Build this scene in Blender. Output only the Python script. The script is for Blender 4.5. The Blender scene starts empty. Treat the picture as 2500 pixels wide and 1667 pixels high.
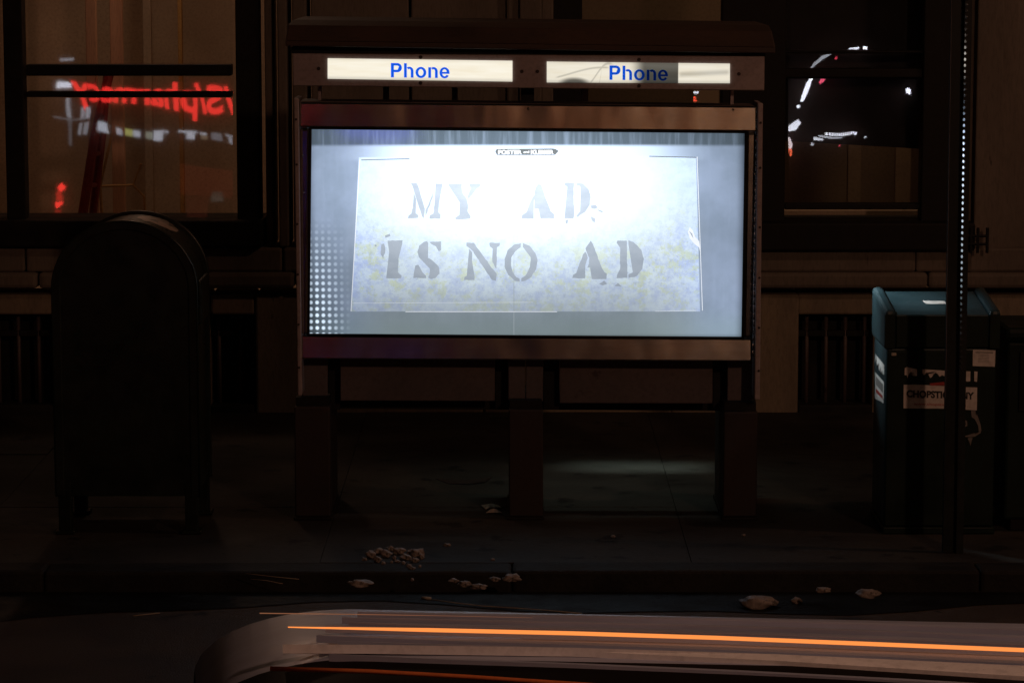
import bpy, bmesh, math, random
from mathutils import Vector, Matrix

random.seed(7)
scene = bpy.context.scene
COL = scene.collection

# ------------------------------------------------------------------ camera
F = 7300.0                      # focal length in pixels of the 2500 x 1667 photograph
CX, CY = 1250.0, 833.5
CAM_H = 2.37
PITCH = math.atan((833.5 + 124.0) / F)

cam_d = bpy.data.cameras.new('camera')
cam_d.sensor_width = 36.0
cam_d.lens = F / 2500.0 * 36.0
cam_d.clip_start = 0.05
cam_d.clip_end = 600.0
cam = bpy.data.objects.new('camera', cam_d)
COL.objects.link(cam)
cam.location = (0, 0, CAM_H)
cam.rotation_euler = (math.pi / 2 - PITCH, 0, 0)
scene.camera = cam

# ------------------------------------------------------------------ night sky, exposure
world = bpy.data.worlds.new('World')
scene.world = world
world.use_nodes = True
bg = world.node_tree.nodes['Background']
bg.inputs['Color'].default_value = (1.0, 0.74, 0.52, 1)
bg.inputs['Strength'].default_value = 0.0045
scene.view_settings.view_transform = 'Standard'
scene.view_settings.look = 'None'
scene.view_settings.exposure = 0.0
scene.view_settings.gamma = 1.0
scene.view_settings.use_curve_mapping = False
scene.cycles.use_denoising = True
scene.cycles.max_bounces = 6
scene.cycles.diffuse_bounces = 3
scene.cycles.glossy_bounces = 3
scene.cycles.transparent_max_bounces = 12
scene.cycles.sample_clamp_indirect = 4.0
scene.cycles.caustics_reflective = False
scene.cycles.caustics_refractive = False

# light levels (the lamps themselves are built with their posts further down)
STREET_FAR_POWER = 500.0       # sodium lamp across the street, behind the camera
STREET_NEAR_POWER = 170.0       # sodium lamp further along the near kerb
BOOTH_POWER = 16.0              # lamp and added beams under the kiosk roof
PANEL_GAIN = 1.0
SODIUM = (1.0, 0.52, 0.33)

# ------------------------------------------------------------------ geometry of the view
CP, SP = math.cos(PITCH), math.sin(PITCH)
CAMP = Vector((0, 0, CAM_H))

def ray(px, py):
    dx, dy = (px - CX) / F, (CY - py) / F
    return Vector((dx, CP + dy * SP, -SP + dy * CP))

def P(px, py, Y):               # the point seen at a pixel, at distance Y down the street
    d = ray(px, py)
    return CAMP + d * (Y / d.y)

def G(px, py, z=0.0):           # the point seen at a pixel, at height z
    d = ray(px, py)
    return CAMP + d * ((z - CAM_H) / d.z)

def mirror(px, py, q, n, Y):    # what a pane through q with normal n mirrors at a pixel, on the plane at Y
    d = ray(px, py)
    t = (q - CAMP).dot(n) / d.dot(n)
    h = CAMP + d * t
    r = d - n * (2 * d.dot(n))
    return h + r * ((Y - h.y) / r.y)

# ------------------------------------------------------------------ mesh builder
class MB:
    def __init__(self):
        self.v, self.f, self.uv, self.mi = [], [], {}, []
    def add(self, vs, fs, m=0):
        b = len(self.v)
        self.v += [Vector(p) for p in vs]
        self.f += [tuple(b + i for i in f) for f in fs]
        self.mi += [m] * len(fs)
    def hexa(self, f4, b4, m=0):        # front quad and back quad, both tl tr br bl as seen from the street
        self.add(list(f4) + list(b4), [(3, 2, 1, 0), (4, 5, 6, 7), (0, 1, 5, 4), (1, 2, 6, 5), (2, 3, 7, 6), (3, 0, 4, 7)], m)
    def box(self, x0, x1, y0, y1, z0, z1, m=0):
        self.hexa([(x0, y0, z1), (x1, y0, z1), (x1, y0, z0), (x0, y0, z0)],
                  [(x0, y1, z1), (x1, y1, z1), (x1, y1, z0), (x0, y1, z0)], m)
    def slab(self, quad, Y, depth, m=0):
        a = [P(x, y, Y) for x, y in quad]
        self.hexa(a, [p + Vector((0, depth, 0)) for p in a], m)
    def prism(self, pts, Y, depth, m=0):     # polygon of world points, extruded along +Y
        n = len(pts)
        a = [Vector(p) for p in pts]
        b = [p + Vector((0, depth, 0)) for p in a]
        self.add(a + b, [tuple(range(n))[::-1], tuple(range(n, 2 * n))] +
                 [(i, (i + 1) % n, n + (i + 1) % n, n + i) for i in range(n)], m)
    def tube(self, path, r, seg=8, m=0, cap=True):
        path = [Vector(p) for p in path]
        rr = r if isinstance(r, (list, tuple)) else [r] * len(path)
        rings = []
        for i, p in enumerate(path):
            t = (path[min(i + 1, len(path) - 1)] - path[max(i - 1, 0)]).normalized()
            up = Vector((0, 0, 1)) if abs(t.z) < 0.9 else Vector((0, 1, 0))
            s = t.cross(up).normalized(); u = s.cross(t)
            rings.append([p + (s * math.cos(2 * math.pi * k / seg) + u * math.sin(2 * math.pi * k / seg)) * rr[i] for k in range(seg)])
        vs = [q for ring in rings for q in ring]
        fs = []
        for i in range(len(path) - 1):
            for k in range(seg):
                a, b = i * seg + k, i * seg + (k + 1) % seg
                fs.append((a, b, b + seg, a + seg))
        if cap:
            fs.append(tuple(range(seg))[::-1]); fs.append(tuple(range(len(vs) - seg, len(vs))))
        self.add(vs, fs, m)
    def ball(self, c, r, seg=8, m=0):
        c = Vector(c); vs = []; fs = []
        rows = seg // 2
        for i in range(rows + 1):
            th = math.pi * i / rows
            for k in range(seg):
                ph = 2 * math.pi * k / seg
                vs.append(c + Vector((math.sin(th) * math.cos(ph), math.sin(th) * math.sin(ph), math.cos(th))) * r)
        for i in range(rows):
            for k in range(seg):
                a, b = i * seg + k, i * seg + (k + 1) % seg
                fs.append((a, a + seg, b + seg, b))
        self.add(vs, fs, m)
    def build(self, name, mat, parent=None, bevel=0.0, smooth=False, uv=None):
        me = bpy.data.meshes.new(name)
        me.from_pydata([tuple(p) for p in self.v], [], self.f)
        mats = mat if isinstance(mat, (list, tuple)) else [mat]
        for m in mats: me.materials.append(m)
        for p, m in zip(me.polygons, self.mi): p.material_index = m
        if uv:
            l = me.uv_layers.new(name='UVMap')
            for lp in me.loops:
                l.data[lp.index].uv = uv(me.vertices[lp.vertex_index].co)
        bm = bmesh.new(); bm.from_mesh(me)
        bmesh.ops.recalc_face_normals(bm, faces=[f for f in bm.faces])
        bm.to_mesh(me); bm.free()
        if smooth:
            for p in me.polygons: p.use_smooth = True
        o = bpy.data.objects.new(name, me)
        COL.objects.link(o)
        if parent is not None:
            o.parent = parent
            o.matrix_parent_inverse = parent_inverse(parent)
        if bevel:
            b = o.modifiers.new('edge', 'BEVEL'); b.width = bevel; b.segments = 2; b.limit_method = 'ANGLE'
        return o

def parent_inverse(p):
    m = Matrix.Identity(4)
    chain = []
    while p is not None:
        chain.append(p); p = p.parent
    for q in reversed(chain):
        m = m @ q.matrix_parent_inverse @ Matrix.LocRotScale(q.location, q.rotation_euler, q.scale)
    return m.inverted()

def tag(o, label=None, cat=None, group=None, kind=None):
    if label: o['label'] = label
    if cat: o['category'] = cat
    if group: o['group'] = group
    if kind: o['kind'] = kind
    return o

def thing(name, loc, label=None, cat=None, group=None, kind=None):
    o = bpy.data.objects.new(name, None)
    o.empty_display_size = 0.1
    COL.objects.link(o); o.location = loc
    return tag(o, label, cat, group, kind)

# ------------------------------------------------------------------ materials
class NT:
    """small helper round a node tree"""
    def __init__(self, name):
        self.m = bpy.data.materials.new(name); self.m.use_nodes = True
        self.t = self.m.node_tree; self.n = self.t.nodes; self.l = self.t.links
        self.n.clear()
        self.out = self.n.new('ShaderNodeOutputMaterial')
    def node(self, kind, **kw):
        n = self.n.new(kind)
        for k, v in kw.items(): setattr(n, k, v)
        return n
    def set(self, sock, v):
        if hasattr(v, 'is_output') or isinstance(v, bpy.types.NodeSocket): self.l.new(v, sock)
        else: sock.default_value = v
    def math(self, op, a, b=0.0, c=0.0, clamp=False):
        n = self.node('ShaderNodeMath', operation=op, use_clamp=clamp)
        self.set(n.inputs[0], a); self.set(n.inputs[1], b); self.set(n.inputs[2], c)
        return n.outputs[0]
    def mix(self, f, a, b, mode='MIX'):
        n = self.node('ShaderNodeMix', data_type='RGBA', blend_type=mode)
        self.set(n.inputs[0], f)
        self.set(n.inputs[6], a if not isinstance(a, tuple) else (*a, 1)[:4])
        self.set(n.inputs[7], b if not isinstance(b, tuple) else (*b, 1)[:4])
        return n.outputs[2]
    def step(self, x, lo, hi):          # smooth 0 to 1
        n = self.node('ShaderNodeMapRange', interpolation_type='SMOOTHSTEP')
        self.set(n.inputs[0], x); n.inputs[1].default_value = lo; n.inputs[2].default_value = hi
        return n.outputs[0]
    def coords(self, scale=(1, 1, 1), kind='Object'):
        tc = self.node('ShaderNodeTexCoord'); mp = self.node('ShaderNodeMapping')
        mp.inputs['Scale'].default_value = scale
        self.l.new(tc.outputs[kind], mp.inputs[0])
        return mp.outputs[0]
    def noise(self, scale, detail=4, rough=0.55, vec=None, dist=0.0):
        n = self.node('ShaderNodeTexNoise')
        n.inputs['Scale'].default_value = scale; n.inputs['Detail'].default_value = detail
        n.inputs['Roughness'].default_value = rough; n.inputs['Distortion'].default_value = dist
        if vec is not None: self.l.new(vec, n.inputs['Vector'])
        return n.outputs[0]
    def bump(self, h, strength=0.3, dist=0.01):
        b = self.node('ShaderNodeBump')
        b.inputs['Strength'].default_value = strength; b.inputs['Distance'].default_value = dist
        self.l.new(h, b.inputs['Height'])
        return b.outputs[0]
    def finish(self, sh):
        self.l.new(sh, self.out.inputs[0]); return self.m

def surface(name, a, b, rough=(0.5, 0.8), metal=0.0, scale=6.0, stretch=(1, 1, 1), bump=0.15, bdist=0.004,
            fine=60.0, spots=None, spec=0.5, coat=0.0):
    """worn painted, stone or metal surface: two colours mottled by noise, roughness and relief varied"""
    t = NT(name)
    vec = t.coords(stretch)
    n1 = t.noise(scale, 6, 0.6, vec)
    n2 = t.noise(fine, 3, 0.6, vec)
    f = t.step(n1, 0.32, 0.68)
    c = t.mix(f, a, b)
    c = t.mix(t.math('MULTIPLY', t.step(n2, 0.4, 0.75), 0.35), c, tuple(x * 0.45 for x in a))
    if spots:
        n3 = t.noise(spots[1], 4, 0.65, vec)
        c = t.mix(t.step(n3, spots[2], spots[2] + 0.07), c, spots[0])
    p = t.node('ShaderNodeBsdfPrincipled')
    t.l.new(c, p.inputs['Base Color'])
    r = t.node('ShaderNodeMapRange'); t.l.new(n1, r.inputs[0])
    r.inputs[1].default_value = 0.3; r.inputs[2].default_value = 0.7
    r.inputs[3].default_value = rough[0]; r.inputs[4].default_value = rough[1]
    t.l.new(r.outputs[0], p.inputs['Roughness'])
    p.inputs['Metallic'].default_value = metal
    p.inputs['Specular IOR Level'].default_value = spec
    p.inputs['Coat Weight'].default_value = coat
    if bump:
        h = t.math('ADD', n1, t.math('MULTIPLY', n2, 0.5))
        t.l.new(t.bump(h, bump, bdist), p.inputs['Normal'])
    return t.finish(p.outputs[0])

def glow(name, col, strength):
    t = NT(name)
    e = t.node('ShaderNodeEmission')
    e.inputs[0].default_value = (*col, 1); e.inputs[1].default_value = strength
    return t.finish(e.outputs[0])

def pane_glass(name, refl=0.09, wave=0.0, wscale=2.0, dirt=0.0, rough=0.0):
    """clear sheet: what lies behind it, plus the mirror image of what stands before it"""
    t = NT(name)
    tr = t.node('ShaderNodeBsdfTransparent'); gl = t.node('ShaderNodeBsdfGlossy')
    gl.inputs['Roughness'].default_value = rough
    gl.inputs['Color'].default_value = (1, 1, 1, 1)
    geo = t.node('ShaderNodeNewGeometry'); vm = t.node('ShaderNodeVectorMath', operation='DOT_PRODUCT')
    t.l.new(geo.outputs['Normal'], vm.inputs[0]); t.l.new(geo.outputs['Incoming'], vm.inputs[1])
    fr = t.math('POWER', t.math('SUBTRACT', 1.0, t.math('ABSOLUTE', vm.outputs['Value']), clamp=True), 5.0)
    fac = t.math('ADD', t.math('MULTIPLY', fr, 1.0 - refl), refl, clamp=True)
    if wave:
        h = t.noise(wscale, 1, 0.4, t.coords((1, 1, 1)))
        nm = t.bump(h, 1.0, wave)
        t.l.new(nm, gl.inputs['Normal'])
    mx = t.node('ShaderNodeMixShader')
    t.l.new(fac, mx.inputs[0]); t.l.new(tr.outputs[0], mx.inputs[1]); t.l.new(gl.outputs[0], mx.inputs[2])
    sh = mx.outputs[0]
    if dirt:
        df = t.node('ShaderNodeBsdfDiffuse'); df.inputs[0].default_value = (0.35, 0.32, 0.3, 1)
        m2 = t.node('ShaderNodeMixShader')
        n = t.noise(5.0, 6, 0.7, t.coords((1, 1, 0.5)))
        t.l.new(t.math('MULTIPLY', t.step(n, 0.4, 0.8), dirt), m2.inputs[0])
        t.l.new(sh, m2.inputs[1]); t.l.new(df.outputs[0], m2.inputs[2])
        sh = m2.outputs[0]
    return t.finish(sh)

M = {}
M['stone'] = surface('limestone', (0.1240, 0.1023, 0.0806), (0.1860, 0.1550, 0.1240), (0.75, 0.95), scale=1.6, stretch=(1.6, 1, 0.35), bump=0.3,
                     spots=((0.05, 0.04, 0.035), 7.0, 0.66))
M['stone_low'] = surface('stained_limestone', (0.1760, 0.1440, 0.1040), (0.2880, 0.2320, 0.1600), (0.75, 0.95), scale=2.2, stretch=(1.6, 1, 0.4), bump=0.35,
                         spots=((0.03, 0.025, 0.02), 5.0, 0.64))
M['black'] = surface('black_painted_steel', (0.010, 0.010, 0.009), (0.018, 0.016, 0.014), (0.45, 0.7), scale=9, bump=0.1, spec=0.14)
M['pavement'] = surface('concrete_flag', (0.0230, 0.0213, 0.0190), (0.0432, 0.0392, 0.0334), (0.55, 0.95), scale=1.7, fine=38, bump=0.35, bdist=0.006,
                        spots=((0.012, 0.011, 0.010), 6.0, 0.58), spec=0.2)
M['kerb'] = surface('kerb_granite', (0.0128, 0.0120, 0.0112), (0.0272, 0.0256, 0.0224), (0.6, 0.9), scale=5, bump=0.5, bdist=0.01, spec=0.15)
M['asphalt'] = surface('asphalt', (0.038, 0.029, 0.023), (0.070, 0.054, 0.043), (0.6, 0.9), scale=2.2, fine=140, bump=0.7, bdist=0.008,
                       spots=((0.015, 0.014, 0.013), 3.0, 0.62), spec=0.2)
M['gutter'] = surface('dark_gutter', (0.0036, 0.0036, 0.0030), (0.0084, 0.0078, 0.0066), (0.35, 0.8), scale=4, fine=90, bump=0.5, bdist=0.01, spec=0.12)
M['mailbox'] = surface('dark_green_enamel', (0.0065, 0.011, 0.0075), (0.010, 0.016, 0.011), (0.24, 0.42), scale=10, bump=0.12, bdist=0.002,
                       spots=((0.03, 0.024, 0.016), 22.0, 0.73), spec=0.35)
M['highlight_paint'] = surface('highlight_enamel', (0.36, 0.26, 0.20), (0.52, 0.39, 0.31), (0.35, 0.5), scale=16, bump=0.2, spots=((0.012, 0.014, 0.01), 18.0, 0.54))
def steel_mat():
    t = NT('scuffed_stainless')
    vec = t.coords((1.0, 1.0, 0.45))
    n1 = t.noise(5.0, 1.5, 0.4, vec); n2 = t.noise(30, 5, 0.65, t.coords((0.5, 1, 2.0))); n3 = t.noise(7, 6, 0.7, t.coords())
    c = t.mix(t.step(n2, 0.35, 0.7), (0.46, 0.43, 0.41), (0.40, 0.37, 0.35))
    c = t.mix(t.math('MULTIPLY', t.step(n3, 0.52, 0.72), 0.22), c, (0.20, 0.16, 0.14))
    p = t.node('ShaderNodeBsdfPrincipled'); p.inputs['Metallic'].default_value = 1.0
    t.l.new(c, p.inputs['Base Color'])
    t.l.new(t.math('ADD', 0.10, t.math('MULTIPLY', n3, 0.16)), p.inputs['Roughness'])
    t.l.new(t.bump(n1, 0.6, 0.012), p.inputs['Normal'])
    return t.finish(p.outputs[0])
M['steel'] = steel_mat()
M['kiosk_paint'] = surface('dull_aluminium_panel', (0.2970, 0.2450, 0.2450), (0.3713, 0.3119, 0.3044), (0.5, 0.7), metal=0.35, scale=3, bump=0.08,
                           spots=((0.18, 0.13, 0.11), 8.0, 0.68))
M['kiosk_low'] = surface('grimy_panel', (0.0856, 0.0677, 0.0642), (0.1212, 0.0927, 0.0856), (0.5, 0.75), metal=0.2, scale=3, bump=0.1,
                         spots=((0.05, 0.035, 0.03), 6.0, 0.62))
M['roof'] = surface('rusty_brown_roof', (0.0300, 0.0170, 0.0110), (0.0550, 0.0290, 0.0170), (0.55, 0.85), scale=4, stretch=(0.5, 1, 1), bump=0.2)
M['pedestal'] = surface('grimy_pedestal', (0.0158, 0.0108, 0.0097), (0.0300, 0.0180, 0.0138), (0.5, 0.8), metal=0.2, scale=3.5, bump=0.2,
                        spots=((0.11, 0.045, 0.015), 3.0, 0.64))
M['teal'] = surface('teal_plastic', (0.0125, 0.0312, 0.0362), (0.0187, 0.0449, 0.0524), (0.30, 0.5), scale=5, bump=0.1,
                    spots=((0.20, 0.25, 0.30), 9.0, 0.66))
M['teal_front'] = surface('dark_green_plastic', (0.006, 0.012, 0.009), (0.010, 0.019, 0.014), (0.35, 0.6), scale=5, bump=0.1, spec=0.14)
M['post'] = surface('dark_green_post_paint', (0.010, 0.013, 0.011), (0.018, 0.020, 0.017), (0.35, 0.6), scale=12, bump=0.1, spec=0.14)
M['glint_steel'] = surface('glint_disc_steel', (0.80, 0.80, 0.82), (0.90, 0.90, 0.92), (0.10, 0.16), metal=1.0, scale=20, bump=0)
M['snow'] = surface('dirty_slush', (0.1650, 0.1348, 0.1155), (0.3025, 0.2530, 0.2200), (0.5, 0.8), scale=14, fine=80, bump=0.6, bdist=0.01,
                    spots=((0.06, 0.05, 0.04), 24.0, 0.58))
M['paper'] = surface('grubby_paper', (0.3000, 0.2580, 0.2040), (0.4080, 0.3600, 0.2880), (0.6, 0.9), scale=14, bump=0.3)
M['twig'] = surface('pale_straw', (0.2520, 0.1920, 0.1200), (0.3300, 0.2580, 0.1680), (0.6, 0.8), scale=30, bump=0.1)
M['wire'] = surface('black_rubber', (0.03, 0.025, 0.02), (0.06, 0.05, 0.04), (0.4, 0.6), scale=30, bump=0)
M['room'] = surface('beige_plaster', (0.42, 0.32, 0.23), (0.55, 0.43, 0.31), (0.8, 0.95), scale=1.2, bump=0.05)
M['room_dark'] = surface('brown_room_wall', (0.14, 0.10, 0.07), (0.20, 0.15, 0.10), (0.8, 0.95), scale=1.2, bump=0.05)
M['wood_post'] = surface('pale_timber', (0.60, 0.34, 0.22), (0.72, 0.44, 0.29), (0.6, 0.85), scale=4, stretch=(3, 3, 0.3), bump=0.1)
M['tan'] = surface('tan_paint', (0.20, 0.145, 0.095), (0.26, 0.19, 0.125), (0.6, 0.8), scale=5, bump=0.05)
M['red_paint'] = surface('red_paint', (0.2016, 0.0106, 0.0058), (0.2640, 0.0192, 0.0096), (0.4, 0.6), scale=6, bump=0.05)
M['ochre'] = surface('ochre_paint', (0.50, 0.28, 0.09), (0.6, 0.36, 0.13), (0.5, 0.7), scale=6, bump=0.05)
M['blind'] = surface('black_roller_blind', (0.006, 0.006, 0.006), (0.010, 0.009, 0.009), (0.7, 0.9), scale=6, bump=0.05)
M['brick_far'] = surface('dark_brick', (0.05, 0.03, 0.024), (0.085, 0.05, 0.04), (0.8, 0.95), scale=3, bump=0.2)
M['car_paint'] = surface('silver_car_paint', (0.3773, 0.4269, 0.5625), (0.4758, 0.5273, 0.6843), (0.34, 0.46), metal=0.2, scale=2.5, stretch=(0.12, 3.0, 1), fine=6, bump=0.0, coat=0.0)
M['car_glass'] = surface('dark_car_glass', (0.007, 0.005, 0.004), (0.010, 0.007, 0.006), (0.5, 0.6), scale=3, bump=0, spec=0.03)
M['car_trim'] = surface('satin_white_trim', (0.74, 0.74, 0.76), (0.82, 0.82, 0.84), (0.25, 0.35), metal=0.0, scale=4, bump=0)
M['rubber'] = surface('tyre_rubber', (0.012, 0.012, 0.012), (0.02, 0.02, 0.02), (0.7, 0.9), scale=20, bump=0.1)
M['streak_paint'] = surface('orange_streak_paint', (0.50, 0.12, 0.03), (0.62, 0.17, 0.05), (0.5, 0.7), scale=5, bump=0)
M['sticker'] = surface('sticker_paper', (0.60, 0.55, 0.50), (0.72, 0.67, 0.62), (0.5, 0.7), scale=12, bump=0.05)
M['ink'] = surface('black_ink', (0.010, 0.010, 0.010), (0.02, 0.02, 0.02), (0.5, 0.7), scale=10, bump=0)
M['ink_grey'] = surface('faded_grey_ink', (0.15, 0.13, 0.12), (0.22, 0.2, 0.18), (0.5, 0.7), scale=10, bump=0)
M['ink_red'] = surface('red_ink', (0.35, 0.03, 0.02), (0.42, 0.04, 0.03), (0.5, 0.7), scale=10, bump=0)
M['glass'] = pane_glass('old_window_glass', 0.10, 0.00040, 3.2, 0.02, 0.017)
M['glass_clear'] = pane_glass('clean_window_glass', 0.10, 0.00030, 3.2, 0.01, 0.008)
M['cover'] = pane_glass('acrylic_cover', 0.14, 0.0006, 3.0, 0.0, 0.05)
M['screw'] = surface('dark_screw', (0.03, 0.02, 0.02), (0.05, 0.035, 0.03), (0.4, 0.6), metal=0.5, scale=30, bump=0)

# ------------------------------------------------------------------ street lamps (their heads light the place)
def lamp_light(name, loc, power, col, radius, parent, target=None, angle=None):
    if angle:
        d = bpy.data.lights.new(name, 'SPOT'); d.spot_size = angle; d.spot_blend = 0.6
    else:
        d = bpy.data.lights.new(name, 'POINT')
    d.energy = power; d.color = col; d.shadow_soft_size = radius
    o = bpy.data.objects.new(name, d); COL.objects.link(o)
    o.location = loc
    if target is not None:
        o.rotation_euler = (Vector(target) - Vector(loc)).to_track_quat('-Z', 'Y').to_euler()
    o.parent = parent; o.matrix_parent_inverse = parent_inverse(parent)
    return o

def street_lamp(base, head, power, label, target):
    base, head = Vector(base), Vector(head)
    root = thing('street_lamp', base, label, 'street lamp', 'street lamps along the street')
    m = MB(); m.tube([base, base + Vector((0, 0, 0.9)), Vector((base.x, base.y, head.z + 0.15))], [0.09, 0.075, 0.05], 12)
    m.build('pole', M['post'], root, smooth=True)
    m = MB(); m.tube([Vector((base.x, base.y, head.z + 0.1)), Vector((base.x, base.y, head.z + 0.15)) + (head - base) * Vector((0.4, 0.4, 0)) + Vector((0, 0, 0.12)),
                      head + Vector((0, 0, 0.12))], 0.03, 8)
    m.build('arm', M['post'], root, smooth=True)
    m = MB(); m.box(head.x - 0.28, head.x + 0.28, head.y - 0.14, head.y + 0.14, head.z + 0.03, head.z + 0.15)
    m.build('lamp_head', M['post'], root, bevel=0.02)
    m = MB(); m.box(head.x - 0.2, head.x + 0.2, head.y - 0.1, head.y + 0.1, head.z - 0.02, head.z + 0.028)
    m.build('lens', glow('sodium_lens', SODIUM, 6.0), root, bevel=0.01)
    lamp_light('lamp_light', head - Vector((0, 0, 0.22)), power, SODIUM, 0.18, root, target, math.radians(150))

street_lamp((4.6, -0.4, 0.0), (4.6, 0.9, 5.2), STREET_FAR_POWER, 'sodium street lamp on the far kerb whose orange light falls on the kiosk', (0.5, 13.0, 0.5))
street_lamp((6.6, 11.9, 0.0), (6.2, 10.9, 6.6), STREET_NEAR_POWER, 'sodium street lamp standing along the kerb beyond the green newspaper box', (0.0, 12.0, 0.5))

# ------------------------------------------------------------------ ground
KERB_Y = 11.28
ROAD_Z = -0.08
WALL_Y = 15.26

def flat(x0, x1, y0, y1, z):
    m = MB(); m.add([(x0, y0, z), (x1, y0, z), (x1, y1, z), (x0, y1, z)], [(0, 1, 2, 3)]); return m

tag(flat(-250, 250, -250, 250, ROAD_Z).build('road', M['asphalt']), kind='structure')
# dark strip along the kerb, with a wandering edge
m = MB()
xs = [-7 + 0.25 * i for i in range(57)]
far = [(x, KERB_Y - 0.02, ROAD_Z + 0.004) for x in xs]
near = []
for x in xs:
    w = 0.30 + 0.10 * math.sin(x * 1.9) + 0.05 * math.sin(x * 5.3 + 1) + max(0, (-x - 0.8)) * 0.18
    near.append((x, KERB_Y - w, ROAD_Z + 0.004))
m.add(far + near, [(i, i + 1, len(xs) + i + 1, len(xs) + i) for i in range(len(xs) - 1)])
tag(m.build('gutter', M['gutter']), kind='structure')

walk = thing('sidewalk', (0, 13.2, 0), kind='structure')
m = MB(); m.box(-9, 9, KERB_Y + 0.16, WALL_Y + 0.3, ROAD_Z - 0.02, -0.018); m.build('bedding', M['kerb'], walk)
ys = [KERB_Y + 0.17, 12.62, 13.96, WALL_Y + 0.02]
for j in range(3):
    for i in range(9):
        x0 = -6.55 + 1.45 * i + 0.3 * (j % 2) * 0
        dz = random.uniform(-0.002, 0.002)
        m = MB(); m.box(x0 + 0.0012, x0 + 1.4488, ys[j] + 0.0012, ys[j + 1] - 0.0012, -0.05, dz)
        m.build('paving_slab', M['pavement'], walk, bevel=0.0015)
kerb = thing('kerb', (0, KERB_Y, ROAD_Z), kind='structure')
for i in range(8):
    x0 = -7.2 + 1.8 * i
    m = MB(); m.box(x0 + 0.0015, x0 + 1.7985, KERB_Y + random.uniform(-0.006, 0.006), KERB_Y + 0.165, ROAD_Z - 0.1, 0.004 + random.uniform(-0.003, 0.003))
    m.build('kerb_stone', M['kerb'], kerb, bevel=0.014)
m = MB(); m.box(-12, 12, -8.0, 1.2, ROAD_Z - 0.1, 0.0)
tag(m.build('opposite_sidewalk', M['pavement']), kind='structure')

# ------------------------------------------------------------------ building behind the kiosk
bld = thing('building', (0, WALL_Y, 0), 'old stone building with black framed windows behind the phone kiosk', 'building')

def wall_slab(name, x0, x1, y0, y1, Y=WALL_Y, depth=0.35, mat='stone', bevel=0.008, parent=bld):
    """rectangle given by pixel edges on the plane Y"""
    a, b = P(x0, y0, Y), P(x1, y1, Y)
    m = MB(); m.box(a.x, b.x, Y, Y + depth, b.z, a.z)
    return m.build(name, M[mat], parent, bevel=bevel)

TOP = -700
# upper wall between the windows, as upright mouldings with steps between them
for (x0, x1, dy) in ((637, 668, 0.05), (668.6, 705, 0.0), (705.6, 752, 0.03), (752.6, 1000, 0.07), (1000.6, 1238, 0.07),
                     (1238.6, 1268, 0.03), (1268.6, 1322, 0.0), (1322.6, 1350, 0.05)):
    wall_slab('wall_moulding', x0, x1, TOP, 603, WALL_Y + dy, 0.35)
for (x0, x1, dy) in ((2370, 2402, 0.06), (2402.6, 2440, 0.0), (2440.6, 2478, 0.03), (2478.6, 3300, 0.06)):
    wall_slab('wall_moulding', x0, x1, TOP, 612, WALL_Y + dy, 0.35)
wall_slab('wall_moulding', -1600, -560, TOP, 603, WALL_Y + 0.05, 0.35)
# masonry course under the windows, as separate stones
edges = [-1600, -420, 62, 690, 1190, 1640, 2236, 2700, 3300]
for a, b in zip(edges[:-1], edges[1:]):
    wall_slab('course_stone', a + 1, b - 1, 606, 664, WALL_Y - 0.015, 0.36, bevel=0.012)
    wall_slab('course_stone', a + 1 + 30, b - 1 + 30, 666, 705, WALL_Y - 0.05, 0.39, bevel=0.02)
# base wall below, with barred basement openings
for (x0, x1) in ((130, 514), (622, 1180), (1181, 1640), (1641, 1948), (2132, 2700), (-900, -120), (2701, 3300)):
    wall_slab('base_stone', x0 + 0.6, x1 - 0.6, 719, 1012, WALL_Y, 0.33, 'stone_low', 0.012)
for (x0, x1) in ((-120, 130), (514, 622), (1948, 2132)):
    wall_slab('lintel', x0 + 0.6, x1 - 0.6, 719, 768, WALL_Y + 0.006, 0.3, 'stone_low', 0.01)
    wall_slab('basement_sill', x0 + 0.6, x1 - 0.6, 988, 1012, WALL_Y + 0.004, 0.3, 'kerb', 0.01)
wall_slab('plinth', -1600, 3300, 1004, 1030, WALL_Y + 0.03, 0.3, 'kerb', 0.01)
for (x0, x1, n) in ((-120, 130, 5), (514, 622, 2), (1948, 2132, 4)):
    a, b = P(x0, 770, WALL_Y + 0.14), P(x1, 988, WALL_Y + 0.14)
    m = MB(); m.box(a.x, b.x, WALL_Y + 0.2, WALL_Y + 0.24, b.z - 0.02, a.z + 0.03)
    w = m.build('basement_window', M['black'], bld)
    for k in range(n):
        x = a.x + (b.x - a.x) * (k + 0.42) / n
        m = MB(); m.tube([(x, WALL_Y + 0.09, b.z - 0.03), (x, WALL_Y + 0.09, a.z + 0.03)], 0.011, 8)
        m.build('bar', M['kiosk_low'], w, smooth=True)
    m = MB(); m.box(a.x, b.x, WALL_Y + 0.08, WALL_Y + 0.10, a.z - 0.1, a.z - 0.07)
    m.build('bar', M['black'], w)

GLASS_Y = WALL_Y + 0.16
TILT = math.radians(4.0)
PN = Vector((0, -math.cos(TILT), math.sin(TILT)))

def pane(win, x0, x1, y0, y1, mat='glass', tilt=TILT):
    a, b = P(x0, y0, GLASS_Y), P(x1, y1, GLASS_Y)
    zc = (a.z + b.z) / 2
    def pt(x, z, off=0.0): return Vector((x, GLASS_Y + (z - zc) * math.sin(tilt) + off, z))
    e = 0.012
    m = MB()
    m.add([pt(a.x - e, a.z + e), pt(b.x + e, a.z + e), pt(b.x + e, b.z - e), pt(a.x - e, b.z - e)], [(3, 2, 1, 0)])
    return m.build('pane', M[mat], win)

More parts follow.
